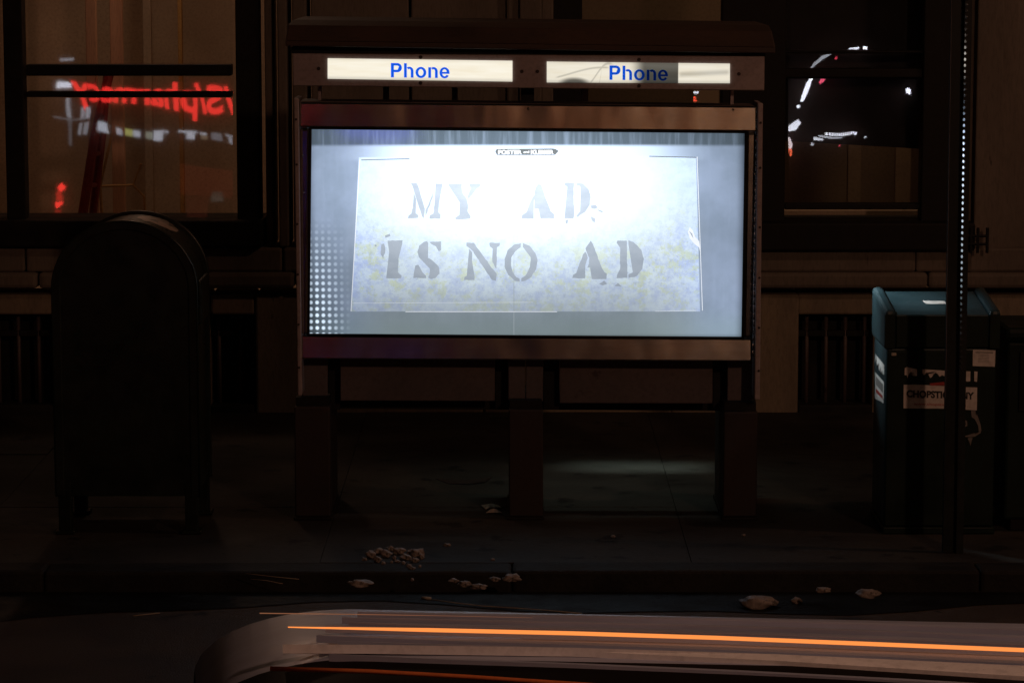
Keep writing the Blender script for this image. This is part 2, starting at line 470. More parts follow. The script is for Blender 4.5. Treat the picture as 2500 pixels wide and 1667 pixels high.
def member(win, name, x0, x1, y0, y1, dy=-0.07, depth=0.13):
    a, b = P(x0, y0, WALL_Y + 0.16 + dy), P(x1, y1, WALL_Y + 0.16 + dy)
    m = MB(); m.box(a.x, b.x, WALL_Y + 0.16 + dy, WALL_Y + 0.16 + dy + depth, b.z, a.z)
    return m.build(name, M['black'], win, bevel=0.006)

def window_part():
    m = MB(); return m

# left window (the right half of it is in the picture)
def window(xj0, x_panes, xj1, ysplit, ysill0, ysill1, yrows, glass='glass'):
    a, b = P(xj0, TOP, WALL_Y + 0.27), P(xj1, ysill0, WALL_Y + 0.27)
    m = MB()                                   # inner lining of the opening, in one piece
    t_ = 0.02
    m.prism([(a.x, WALL_Y + 0.235, a.z), (a.x, WALL_Y + 0.235, b.z + 0.001), (b.x, WALL_Y + 0.235, b.z + 0.001), (b.x, WALL_Y + 0.235, a.z),
             (b.x - t_, WALL_Y + 0.235, a.z), (b.x - t_, WALL_Y + 0.235, b.z + t_), (a.x + t_, WALL_Y + 0.235, b.z + t_), (a.x + t_, WALL_Y + 0.235, a.z)], 0, 0.18)
    w = m.build('window', M['black'], bld)
    member(w, 'jamb', xj0, x_panes[0][0], TOP, ysill0 - 0.5, -0.09)
    member(w, 'jamb', x_panes[-1][1], xj1, TOP, ysill0 - 0.5, -0.09)
    for (p, q) in zip(x_panes[:-1], x_panes[1:]):
        member(w, 'mullion', p[1], q[0], TOP, ysill0 - 0.5, -0.09)
    for (p0, p1) in x_panes:
        for (r0, r1) in ysplit: member(w, 'rail', p0 + 0.5, p1 - 0.5, r0, r1, -0.06, 0.11)
        for (r0, r1) in yrows: pane(w, p0, p1, r0, r1, glass)
    a, b = P(xj0 - 6, ysill0, WALL_Y), P(xj1 + 6, ysill1, WALL_Y)
    m = MB(); m.box(a.x, b.x, WALL_Y - 0.06, WALL_Y + 0.42, b.z + 0.002, a.z)
    m.build('sill', M['black'], w, bevel=0.012)
    return w

window(-560, [(-500, -10), (63, 565)], 637, [(158, 186), (224, 238)], 537, 603, [(-650, 158), (186, 224), (238, 537)])
wr = window(1350, [(1420, 1770), (1915, 2270)], 2370, [(124, 131), (168, 191), (498, 512)], 542, 612,
            [(-650, 124), (131, 168), (191, 498), (512, 542)], 'glass_clear')
# iron guard at the right end of the sill
m = MB()
a = P(2352, 562, WALL_Y - 0.1); b = P(2412, 620, WALL_Y - 0.1)
for z in (a.z - 0.03, b.z + 0.05): m.tube([(a.x, WALL_Y - 0.1, z), (b.x, WALL_Y - 0.1, z)], 0.008, 6)
for k, x in enumerate((2371, 2388, 2411)):
    q = P(x, 556, WALL_Y - 0.1); m.tube([(q.x, WALL_Y - 0.1, b.z + 0.005), (q.x, WALL_Y - 0.1, q.z)], 0.008, 6)
m.build('window_guard', M['black'], bld)
# black blind over the upper half of the right window
a, b = P(1898, -680, WALL_Y + 0.36), P(2292, 0, WALL_Y + 0.36)
zl, zr = P(1898, 343, WALL_Y + 0.36).z, P(2292, 366, WALL_Y + 0.36).z
m = MB(); m.hexa([(a.x, WALL_Y + 0.36, a.z), (b.x, WALL_Y + 0.36, a.z), (b.x, WALL_Y + 0.36, zr), (a.x, WALL_Y + 0.36, zl)],
                 [(a.x, WALL_Y + 0.368, a.z), (b.x, WALL_Y + 0.368, a.z), (b.x, WALL_Y + 0.368, zr), (a.x, WALL_Y + 0.368, zl)])
m.build('blind', M['blind'], bld)

# the rooms behind the glass
def room(x0, x1, y_back, mat, floor_z=0.55, top_z=4.2):
    m = MB()
    y0 = WALL_Y + 0.43
    v = [(x0, y0, floor_z), (x1, y0, floor_z), (x1, y_back, floor_z), (x0, y_back, floor_z),
         (x0, y0, top_z), (x1, y0, top_z), (x1, y_back, top_z), (x0, y_back, top_z)]
    m.add(v, [(0, 1, 2, 3), (7, 6, 5, 4), (3, 2, 6, 7), (0, 3, 7, 4), (1, 5, 6, 2)])
    return m.build('room', M[mat], bld)
XW = lambda px: P(px, 400, WALL_Y + 0.43).x
room(XW(-1000), XW(1000), 18.6, 'room')
room(XW(1100), XW(2900), 18.6, 'room_dark')
# back wall up to the roof line, closing the facade round the rooms
m = MB(); m.box(XW(-1600), XW(3300), 18.8, 19.0, 0, 6.0); m.box(XW(-1600), XW(3300), WALL_Y + 0.02, 19.0, 4.3, 4.5)
m.build('upper_storey', M['stone'], bld)

def post_in_room(x0, x1, Y, mat, label, z0=0.56, z1=4.18):
    a, b = P(x0, 300, Y), P(x1, 300, Y)
    m = MB(); m.box(a.x, b.x, Y, Y + 0.06, z0, z1)
    return tag(m.build('timber_post', M[mat], bevel=0.004), label, 'post', 'posts inside the lit rooms')
post_in_room(213, 238, 16.6, 'wood_post', 'pale timber post inside the left window, left of the red stepladder')
post_in_room(272, 302, 16.75, 'wood_post', 'pale reddish timber post inside the left window, right behind the stepladder')
post_in_room(437, 447, 17.3, 'ochre', 'thin brown post inside the left window, nearest its right side')
post_in_room(352, 372, 17.6, 'room', 'faint beige post standing far back in the middle of the left room')
post_in_room(2072, 2104, 17.0, 'tan', 'tan post inside the right window below the blind')
post_in_room(2188, 2226, 16.8, 'tan', 'pinkish post at the right side inside the right window')
# stepladder
lad = thing('stepladder', P(220, 540, 16.2), 'red stepladder leaning inside the left window above the mailbox', 'stepladder')
def bar(name, pts, r, mat, par):
    m = MB(); m.tube([P(*p) for p in pts], r, 8); return m.build(name, M[mat], par)
bar('rail', [(268, 175, 16.25), (232, 330, 16.15), (196, 560, 16.0)], 0.026, 'red_paint', lad)
bar('rail', [(262, 175, 16.45), (250, 330, 16.4), (222, 560, 16.3)], 0.022, 'red_paint', lad)
for k in range(5):
    t = k / 5 + 0.12
    bar('step', [(268 - 72 * t, 175 + 385 * t, 16.25 - 0.25 * t), (262 - 40 * t, 175 + 385 * t, 16.45 - 0.15 * t)], 0.014, 'red_paint', lad)
bar('brace', [(274, 325, 16.5), (244, 455, 16.5), (252, 560, 16.5)], 0.008, 'ochre', lad)
bar('brace', [(244, 455, 16.5), (325, 452, 16.55), (345, 400, 16.55)], 0.007, 'ochre', lad)
bar('brace', [(325, 452, 16.55), (352, 480, 16.55), (356, 560, 16.55)], 0.007, 'ochre', lad)
lamp_light('room_light', (P(470, 0, 17.8).x, 16.3, 3.7), 22.0, (1.0, 0.65, 0.45), 0.12, bld)
lamp_light('room_light', (P(2090, 0, 17.8).x, 16.05, 3.4), 34.0, (1.0, 0.62, 0.38), 0.10, bld)
m = MB(); a = P(1905, 505, 16.4); b = P(2285, 580, 16.4); m.box(a.x, b.x, 16.3, 16.5, b.z, a.z - 0.005)
tag(m.build('radiator_shelf', M['room'], bevel=0.01), 'low beige shelf just inside the bottom of the right window', 'shelf')

# ------------------------------------------------------------------ shops across the street (seen as mirror images in the panes)
SHOP_Y = -7.6
shop = thing('shop_building', (0, SHOP_Y, 0), 'dark building with red lit pharmacy sign, mirrored in the left window', 'building')
m = MB(); m.box(-14, 12, SHOP_Y - 6, SHOP_Y - 0.12, 0, 11); m.build('wall', M['brick_far'], shop)
QL = P(315, 388, GLASS_Y)
def text_mesh(body, size, bold=0.0, shear=0.0, align='LEFT', spacing=1.0):
    cu = bpy.data.curves.new('text', 'FONT')
    cu.body = body; cu.size = size; cu.offset = bold; cu.shear = shear; cu.align_x = align; cu.space_character = spacing
    cu.resolution_u = 4
    o = bpy.data.objects.new('text', cu); COL.objects.link(o)
    dg = bpy.context.evaluated_depsgraph_get()
    me = bpy.data.meshes.new_from_object(o.evaluated_get(dg))
    bpy.data.objects.remove(o); bpy.data.curves.remove(cu)
    return me
def place_mesh(me, name, mat, parent, ax, ay, org):
    """lay a flat mesh into the world: x along ax, y along ay from org"""
    for v in me.vertices:
        p = org + ax * v.co.x + ay * v.co.y
        v.co = p
    me.materials.clear(); me.materials.append(mat)
    for p in me.polygons: p.material_index = 0
    o = bpy.data.objects.new(name, me); COL.objects.link(o)
    if parent is not None:
        o.parent = parent; o.matrix_parent_inverse = parent_inverse(parent)
    return o
def bounds(me):
    xs = [v.co.x for v in me.vertices]; ys = [v.co.y for v in me.vertices]
    return min(xs), max(xs), min(ys), max(ys)

p_r = mirror(640, 262, QL, PN, SHOP_Y); p_l = mirror(172, 222, QL, PN, SHOP_Y)
red_neon = glow('red_sign_face', (1.0, 0.035, 0.03), 7.0)
me = text_mesh('CVS/pharmacy', 1.0, 0.03)
x0, x1, y0, y1 = bounds(me)
s = (p_l - p_r).length / (x1 - x0)
ax = (p_l - p_r).normalized() * s
place_mesh(me, 'sign_lettering', red_neon, shop, ax, Vector((0, 0, 1)) * s * 1.15, p_r - ax * x0 - Vector((0, 0, 0.12)))
def shop_quad(name, px0, py0, px1, py1, col, strength, Q=QL, N=PN, skew=0.0):
    pts = [mirror(px0, py0, Q, N, SHOP_Y + 0.02), mirror(px1, py0 + skew, Q, N, SHOP_Y + 0.02), mirror(px1, py1 + skew, Q, N, SHOP_Y + 0.02), mirror(px0, py1, Q, N, SHOP_Y + 0.02)]
    m = MB(); m.prism(pts, 0, -0.04)
    return m.build(name, glow(name + '_light', col, strength), shop)
cool = (0.82, 0.86, 1.0)
for (a0, b0, a1, b1, c, st) in ((238, 302, 260, 328, cool, 3.2), (284, 312, 297, 330, cool, 2.6), (306, 312, 326, 332, (0.8, 0.8, 0.25), 2.6),
                                (328, 315, 347, 334, cool, 2.8), (360, 320, 375, 338, (0.8, 0.9, 0.75), 1.4), (378, 318, 398, 344, cool, 3.0),
                                (400, 322, 410, 326, cool, 2.6), (435, 324, 480, 329, cool, 2.8), (452, 330, 472, 346, cool, 3.0), (487, 330, 505, 336, cool, 2.4),
                                (490, 337, 506, 348, (0.8, 0.6, 0.4), 1.0), (516, 330, 535, 350, cool, 0.9), (545, 332, 566, 337, cool, 1.6), (552, 337, 562, 356, cool, 1.8),
                                (190, 264, 197, 290, cool, 2.0), (202, 264, 213, 290, cool, 2.2), (190, 300, 197, 336, cool, 1.6), (203, 300, 213, 336, cool, 1.4),
                                (138, 207, 172, 219, cool, 6.0), (162, 240, 168, 285, cool, 2.0), (160, 290, 168, 360, cool, 0.5), (150, 146, 184, 152, cool, 2.0), (130, 288, 212, 290, cool, 1.0)):
    shop_quad('lit_shop_window', a0, b0, a1, b1, c, st, skew=3 if a0 > 230 else 0)
shop_quad('red_wash_panel', 440, 402, 566, 470, (1.0, 0.12, 0.06), 0.16, skew=14)  # glowing panels added for a faint wash of reflections in the pane
shop_quad('red_wash_panel', 455, 478, 508, 530, (1.0, 0.14, 0.08), 0.10)
shop_quad('grey_wash_panel', 515, 470, 540, 492, (0.8, 0.8, 0.7), 0.25)
def light_streak(pts, r, col, strength, Q, name='streak_tube'):  # tubes added to glow like the unidentified lights mirrored in the panes
    m = MB(); m.tube([mirror(x, y, Q, PN, SHOP_Y + 0.05) for x, y in pts], r, 8)
    return m.build(name, glow(name + '_glow', col, strength), shop)
light_streak([(138, 462), (143, 458), (150, 461)], [0.03, 0.05, 0.02], (1, 0.04, 0.03), 9, QL)
light_streak([(137, 468), (142, 480), (147, 486)], [0.03, 0.04, 0.02], (1, 0.03, 0.02), 3, QL)
light_streak([(137, 498), (143, 496), (152, 492)], [0.05, 0.035, 0.01], (1, 0.04, 0.03), 9, QL)
light_streak([(137, 513), (150, 516)], [0.02, 0.015], (1, 0.03, 0.02), 2, QL)
QR = P(2092, 344, GLASS_Y)
white = (0.85, 0.88, 1.0)
light_streak([(1976, 166), (1988, 152), (2005, 139), (2030, 132)], [0.012, 0.02, 0.022, 0.01], white, 3.0, QR)
light_streak([(1980, 192), (1973, 206), (1966, 228), (1958, 252)], [0.035, 0.03, 0.028, 0.02], white, 11.0, QR)
light_streak([(1953, 262), (1949, 267)], [0.02, 0.02], white, 9, QR)
light_streak([(1927, 318), (1940, 310), (1956, 296)], [0.025, 0.05, 0.03], white, 8, QR)
light_streak([(1916, 335), (1924, 345), (1930, 355), (1929, 362)], [0.05, 0.06, 0.045, 0.03], (0.95, 0.8, 0.85), 6, QR)
light_streak([(1917, 366), (1921, 360)], [0.03, 0.03], (1, 0.12, 0.05), 6, QR)
light_streak([(1926, 372), (1932, 352), (1934, 368), (1932, 378)], [0.012] * 4, (1, 0.15, 0.06), 8, QR)
for k in range(13):
    light_streak([(2012 + k * 5.6, 326 + 2.0 * math.sin(k * 0.3)), (2015.5 + k * 5.6, 326.3 + 2.0 * math.sin(k * 0.3 + 0.2))], 0.016, white, 9, QR)
light_streak([(2083, 328), (2091, 327)], 0.015, white, 8, QR)
light_streak([(2000, 331), (2020, 335), (2050, 335)], [0.01, 0.01, 0.006], white, 4, QR)
light_streak([(1990, 337), (2008, 340)], [0.02, 0.012], white, 6, QR)
light_streak([(1983, 350), (1989, 352)], 0.018, white, 4, QR)
light_streak([(2114, 337), (2117, 339)], 0.015, white, 6, QR)
light_streak([(2211, 218), (2215, 226), (2220, 235)], [0.015, 0.035, 0.012], white, 11, QR)
light_streak([(2000, 207), (2008, 200), (2016, 192)], [0.015, 0.028, 0.018], (1, 0.12, 0.22), 7, QR)
light_streak([(2042, 143), (2046, 143)], 0.015, (1, 0.08, 0.14), 5, QR)
light_streak([(2042, 356), (2045, 357)], 0.015, (1, 0.08, 0.14), 6, QR)
light_streak([(2071, 121), (2088, 121)], [0.006, 0.016], white, 9, QR)
light_streak([(2097, 120), (2108, 121)], [0.018, 0.018], white, 11, QR)
QM = P(1595, 344, GLASS_Y)
light_streak([(1668, 246), (1700, 238), (1705, 246), (1690, 246)], [0.012] * 4, (1, 0.09, 0.04), 8, QM)
light_streak([(1672, 245), (1698, 241)], [0.014] * 2, (1, 0.09, 0.04), 8, QM)
light_streak([(1682, 226), (1708, 227)], 0.014, white, 8, QM)

# glowing panels added opposite, only for the kiosk steel to mirror
m = MB(); m.box(0.5, 3.1, SHOP_Y - 0.02, SHOP_Y + 0.02, 0.9, 4.2); m.build('warm_reflect_panel', glow('warm_panel_glow', (1.0, 0.42, 0.17), 0.16), shop)
for x_, w_, st2 in ((0.15, 0.10, 0.5), (1.35, 0.12, 0.9), (2.15, 0.3, 0.5), (2.9, 0.35, 1.3), (-1.1, 0.10, 0.35)):
    m = MB(); m.box(x_ - w_ / 2, x_ + w_ / 2, SHOP_Y + 0.03, SHOP_Y + 0.06, 0.8, 4.3); m.build('warm_reflect_bar', glow('warm_bar_glow', (1.0, 0.50, 0.24), st2), shop)
m = MB(); m.box(0.75, 1.2, SHOP_Y + 0.03, SHOP_Y + 0.06, 1.2, 3.0); m.build('red_reflect_panel', glow('red_panel_glow', (1.0, 0.10, 0.05), 0.25), shop)

# ------------------------------------------------------------------ phone kiosk
KY = 12.30
kio = thing('phone_kiosk', (0, KY + 0.4, 0), 'street phone kiosk with glowing advertising panel reading MY AD IS NO AD', 'phone kiosk')
def kslab(name, quad, Y, depth, mat, bevel=0.004, parent=None):
    m = MB(); m.slab(quad, Y, depth); return m.build(name, M[mat], parent or kio, bevel=bevel)
# roof: a shallow hipped cap with an overhanging lip
m = MB()
a = [P(697, 100, KY - 0.05), P(1893, 116, KY - 0.05), P(1893, 131, KY - 0.05), P(697, 113, KY - 0.05)]
m.hexa(a, [p + Vector((0, 0.95, 0)) for p in a])
lo = [a[0], a[1], a[1] + Vector((0, 0.95, 0)), a[0] + Vector((0, 0.95, 0))]
hi = [P(716, 49, KY + 0.10), P(1876, 62, KY + 0.10)]; hi = hi + [hi[1] + Vector((0, 0.65, 0)), hi[0] + Vector((0, 0.65, 0))]
md = [P(704, 62, KY + 0.0), P(1884, 77, KY + 0.0)]; md = md + [md[1] + Vector((0, 0.85, 0)), md[0] + Vector((0, 0.85, 0))]
up = Vector((0, 0, 0.001))
m.add([p + up for p in lo] + md + hi, [(0, 1, 5, 4), (1, 2, 6, 5), (2, 3, 7, 6), (3, 0, 4, 7), (4, 5, 9, 8), (5, 6, 10, 9), (6, 7, 11, 10), (7, 4, 8, 11), (8, 9, 10, 11)])
m.build('roof', M['roof'], kio, bevel=0.004)
kslab('soffit', [(712, 114), (1868, 131), (1868, 139), (712, 131)], KY + 0.02, 0.7, 'black', 0.002)
kslab('fascia', [(714, 131), (1867, 138), (1866, 222), (715, 210)], KY, 0.05, 'kiosk_paint', 0.004)
kslab('fascia', [(720, 134), (1860, 142), (1860, 218), (720, 208)], KY + 0.70, 0.03, 'black', 0.003)

def grotesque(word):
    """outlines of a bold sans serif, 720 units of cap height"""
    def bar(x0, x1, y0, y1): return [(x0, y0), (x1, y0), (x1, y1), (x0, y1)]
    def arc(cx, cy, ro, ri, a0, a1, n=22):
        th = [math.radians(a0 + (a1 - a0) * i / n) for i in range(n + 1)]
        return [(cx + ro[0] * math.cos(t), cy + ro[1] * math.sin(t)) for t in th] + [(cx + ri[0] * math.cos(t), cy + ri[1] * math.sin(t)) for t in reversed(th)]
    G_ = {'P': (667, [bar(73, 223, 0, 720), bar(223, 400, 595, 720), bar(223, 400, 260, 385), arc(400, 490, (227, 230), (90, 105), -90, 90)]),
          'h': (611, [bar(66, 207, 0, 718), bar(405, 546, 0, 330), arc(340, 330, (206, 216), (65, 106), 0, 132)]),
          'n': (611, [bar(66, 207, 0, 532), bar(405, 546, 0, 330), arc(340, 330, (206, 216), (65, 106), 0, 132)]),
          'o': (611, [arc(306, 266, (272, 280), (130, 168), 0, 180), arc(306, 266, (272, 280), (130, 168), 180, 360)]),
          'e': (556, [arc(276, 266, (252, 280), (118, 176), 0, 180), arc(276, 266, (252, 280), (118, 176), 180, 328), bar(150, 527, 214, 310)])}
    x = 0; out = []
    for ch in word:
        adv, pls = G_[ch]
        out += [[(px_ + x, py_) for px_, py_ in pl] for pl in pls]; x += adv
    return out

# lit name panels in the fascia
def sign_mat(name, blotched):
    t = NT(name)
    uv = t.node('ShaderNodeTexCoord').outputs['UV']
    sx = t.node('ShaderNodeSeparateXYZ'); t.l.new(uv, sx.inputs[0])
    u, v = sx.outputs[0], sx.outputs[1]
    n = t.noise(3.0, 4, 0.6, uv)
    c = t.mix(t.step(n, 0.3, 0.75), (1.0, 0.94, 0.80), (0.93, 0.84, 0.66))
    edge = t.math('MULTIPLY', t.step(v, -0.05, 0.22), t.math('SUBTRACT', 1.0, t.math('MULTIPLY', t.step(v, 0.8, 1.08), 0.5)))
    b = t.math('MULTIPLY', t.math('ADD', 0.62, t.math('MULTIPLY', edge, 0.36)), 1.0)
    if blotched:        # shadows of things behind the diffuser, painted into its emission
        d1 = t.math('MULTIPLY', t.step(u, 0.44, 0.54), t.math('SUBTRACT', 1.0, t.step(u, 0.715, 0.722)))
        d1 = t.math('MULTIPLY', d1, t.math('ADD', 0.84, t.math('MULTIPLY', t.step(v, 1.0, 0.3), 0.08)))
        dx = t.math('DIVIDE', t.math('SUBTRACT', u, 0.150), 0.10); dy = t.math('DIVIDE', t.math('SUBTRACT', v, -0.02), 0.34)
        rr = t.math('ADD', t.math('MULTIPLY', dx, dx), t.math('MULTIPLY', dy, dy))
        d2 = t.math('MULTIPLY', t.step(rr, 1.0, 0.1), 0.85)
        # shadows of drooping wires behind the sheet, painted in likewise
        w = None
        for (a0, a1, base, amp, fr, ph, wd) in ((0.05, 0.34, 0.45, 0.30, 9.0, -1.2, 0.035), (0.23, 0.36, 0.35, 0.6, 22.0, 0.4, 0.05),
                                                (0.72, 1.0, 0.50, 0.10, 5.0, 2.0, 0.10), (0.26, 0.30, 0.5, 0.9, 60.0, 1.0, 0.06)):
            yv = t.math('ADD', base, t.math('MULTIPLY', t.math('SINE', t.math('ADD', t.math('MULTIPLY', u, fr), ph)), amp))
            ln = t.step(t.math('ABSOLUTE', t.math('SUBTRACT', v, yv)), wd * 2.2, wd * 0.1)
            ln = t.math('MULTIPLY', ln, t.math('MULTIPLY', t.step(u, a0 - 0.01, a0 + 0.02), t.step(u, a1 + 0.01, a1 - 0.02)))
            ln = t.math('MULTIPLY', ln, 0.34)
            w = ln if w is None else t.math('MAXIMUM', w, ln)
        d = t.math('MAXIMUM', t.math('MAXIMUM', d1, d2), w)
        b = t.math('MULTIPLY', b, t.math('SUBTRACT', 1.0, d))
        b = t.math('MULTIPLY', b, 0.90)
    e = t.node('ShaderNodeEmission'); t.l.new(c, e.inputs[0]); t.l.new(b, e.inputs[1])
    return t.finish(e.outputs[0]), b
def phone_ink(blotched):
    t = NT('blue_translucent_ink_shadowed' if blotched else 'blue_translucent_ink')
    e = t.node('ShaderNodeEmission')
    e.inputs[0].default_value = (0.004, 0.10, 0.82, 1)
    if blotched:
        uv = t.node('ShaderNodeTexCoord').outputs['UV']
        sx = t.node('ShaderNodeSeparateXYZ'); t.l.new(uv, sx.inputs[0])
        t.l.new(t.math('SUBTRACT', 0.75, t.math('MULTIPLY', t.step(sx.outputs[0], 0.42, 0.56), 0.68)), e.inputs[1])  # letters dimmed where the painted shadow crosses them
    else:
        e.inputs[1].default_value = 1.0
    return t.finish(e.outputs[0])
def quad_uv(quad, Y):
    a = [P(x, y, Y) for x, y in quad]
    def uv(co):
        u = (co.x - a[0].x) / (a[1].x - a[0].x)
        zt = a[0].z + (a[1].z - a[0].z) * u; zb = a[3].z + (a[2].z - a[3].z) * u
        return (u, (co.z - zb) / (zt - zb))
    return uv
for (quad, tx0, tx1, base_l, base_r, cap, blotched) in (
        ([(800, 143), (1251, 149), (1251, 200), (800, 193)], 954.5, 1097.5, 189.5, 191.5, 35, False),
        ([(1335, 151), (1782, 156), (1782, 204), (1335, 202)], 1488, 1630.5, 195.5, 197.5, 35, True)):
    mt, _ = sign_mat('sign_diffuser_shadowed' if blotched else 'sign_diffuser', blotched)
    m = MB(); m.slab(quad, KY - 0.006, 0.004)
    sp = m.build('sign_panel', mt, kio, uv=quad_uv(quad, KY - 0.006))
    if blotched: tag(sp, 'dim right name panel with a dark blotch over the word Phone')
    A, B = P(tx0, base_l, KY - 0.009), P(tx1, base_r, KY - 0.009)
    capz = (P(tx0, base_l - cap, KY - 0.009) - A).z
    ux = (B - A) / 2955.0; uz = Vector((0, 0, capz / 720.0))
    bm = bmesh.new()
    for k, pl in enumerate(grotesque('Phone')):
        bm.faces.new([bm.verts.new(A + ux * (x - 73) + uz * y + Vector((0, -0.00004 * k, 0))) for x, y in pl])
    bmesh.ops.triangulate(bm, faces=bm.faces[:]); bmesh.ops.recalc_face_normals(bm, faces=bm.faces[:])
    me = bpy.data.meshes.new('lettering'); bm.to_mesh(me); bm.free(); me.materials.append(phone_ink(blotched))
    o = bpy.data.objects.new('lettering', me); COL.objects.link(o); o.parent = sp; o.matrix_parent_inverse = parent_inverse(sp)
    l = me.uv_layers.new(name='UVMap') if not me.uv_layers else me.uv_layers[0]
    f = quad_uv(quad, KY - 0.006)
    for lp in me.loops: l.data[lp.index].uv = f(me.vertices[lp.vertex_index].co)
def screw(px, py, Y, r, mat='screw', parent=None):
    c = P(px, py, Y); m = MB(); m.tube([c + Vector((0, -0.004, 0)), c + Vector((0, 0.004, 0))], r, 10)
    return m.build('screw', M[mat], parent or kio)
for px, py in ((778, 168), (1027, 140), (1027, 203), (1274, 175), (1312, 175), (1560, 146), (1560, 210), (1804, 181)):
    screw(px, py, KY - 0.001, 0.0075)

# posts carrying the roof
for (x0, x1, y0, y1, mat, dY) in ((776, 784, 208, 246, 'kiosk_paint', 0.10), (935, 949, 210, 247, 'kiosk_low', 0.6), (1103, 1117, 211, 248, 'kiosk_low', 0.6),
                                  (1272, 1304, 212, 250, 'black', 0.12), (1419, 1436, 214, 238, 'kiosk_paint', 0.35), (1783, 1791, 218, 252, 'kiosk_paint', 0.10)):
    a, b = P(x0, y0 - 6, KY + dY), P(x1, y1 + 10, KY + dY)
    m = MB(); m.box(a.x, b.x, KY + dY, KY + dY + 0.05, b.z, a.z); m.build('roof_post', M[mat], kio, bevel=0.002)

# display case: sides, back, steel frame
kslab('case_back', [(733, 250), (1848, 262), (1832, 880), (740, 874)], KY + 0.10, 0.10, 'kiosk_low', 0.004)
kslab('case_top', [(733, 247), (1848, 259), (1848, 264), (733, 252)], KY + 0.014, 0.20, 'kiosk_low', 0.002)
kslab('side_panel', [(717, 240), (729, 242), (737, 966), (727, 966)], KY - 0.025, 0.24, 'kiosk_paint', 0.004)
kslab('side_panel', [(1850, 252), (1863, 253), (1855, 976), (1842, 976)], KY - 0.025, 0.24, 'kiosk_paint', 0.004)
fr_in = [(757, 312), (1822, 322), (1814, 826), (752, 818)]
fr_out = [(731, 250), (1848, 260), (1836, 883), (735, 877)]
rails = (('frame_rail', [fr_out[0], fr_out[1], (1848, 322.0), (731, 311.5)]),
         ('frame_rail', [(735, 818.6), (1836, 826.4), fr_out[2], fr_out[3]]),
         ('frame_stile', [(731.3, 312.5), (757, 312.8), (752, 817.6), (735, 817.4)]),
         ('frame_stile', [(1822, 322.9), (1847.6, 323.2), (1836.4, 825.4), (1814, 825.4)]))
for n, q in rails:
    a = [P(x, y, KY + (0.0 if k > 1 else 0.009 if 'stile' in n or y > 700 else 0.0045)) for k, (x, y) in enumerate(q)]
    m = MB(); m.hexa(a, [Vector((p.x, KY + 0.035, p.z)) for p in a])
    m.build(n, M['steel'], kio, bevel=0.012 if n == 'frame_stile' else 0.007)
# rolled inner lip of the frame
m = MB()
for i in range(4):
    a, b = fr_in[i], fr_in[(i + 1) % 4]
    m.tube([P(a[0], a[1], KY + 0.012), P(b[0], b[1], KY + 0.012)], 0.007, 8)
m.build('gasket', M['black'], kio, smooth=True)
for px, py in ((738, 380), (741, 470), (1290, 266), (1790, 268)):
    c = P(px, py, KY - 0.001); m = MB(); m.ball(c, 0.0055, 10); m.build('latch', M['steel'], kio, smooth=True)
for py in (300, 410, 555, 678, 800, 905):
    screw(1857 - (py - 300) * 0.008, py, KY - 0.026, 0.005)
    screw(723 + (py - 300) * 0.012, py - 8, KY - 0.026, 0.005)
# piano hinge down the right-hand side
m = MB()
for k in range(34):
    y = 262 + k * 18
    m.tube([P(1848.5 - (y - 262) * 0.013, y, KY - 0.004), P(1848.5 - (y + 14 - 262) * 0.013, y + 14, KY - 0.004)], 0.0055, 6)
m.build('hinge', M['steel'], kio, smooth=True)

# the backlit poster
UX0, UX1, VY0, VY1 = 752.0, 1822.0, 822.0, 312.0
PY = KY + 0.030
def poster_uv(co):
    # back to the sheet's own coordinates
    a, b = P(UX0, VY0, PY), P(UX1, VY1, PY)
    return ((co.x - a.x) / (b.x - a.x), (co.z - a.z) / (b.z - a.z))
def backlight(t, u, v):
    def ga(x, c, s):
        q = t.math('DIVIDE', t.math('SUBTRACT', x, c), s); return t.math('MULTIPLY', q, q)
    g = t.math('EXPONENT', t.math('MULTIPLY', t.math('ADD', ga(u, 0.47, 0.42), ga(v, 0.76, 0.38)), -1.0))
    g2 = t.math('EXPONENT', t.math('MULTIPLY', t.math('ADD', ga(u, 0.97, 0.16), ga(v, 0.10, 0.35)), -1.0))
    b = t.math('ADD', 0.60, t.math('ADD', t.math('MULTIPLY', g, 1.75), t.math('MULTIPLY', g2, 0.42)))
    e = t.math('MULTIPLY', t.step(u, -0.014, 0.026), t.step(u, 1.008, 0.975))
    e = t.math('MULTIPLY', e, t.math('MULTIPLY', t.step(v, -0.02, 0.02), t.step(v, 1.02, 0.985)))
    return t.math('MULTIPLY', t.math('MULTIPLY', b, t.math('ADD', 0.10, t.math('MULTIPLY', e, 0.90))), PANEL_GAIN)
def uv_split(t):
    uv = t.node('ShaderNodeTexCoord').outputs['UV']
    sx = t.node('ShaderNodeSeparateXYZ'); t.l.new(uv, sx.inputs[0])
    return uv, sx.outputs[0], sx.outputs[1]
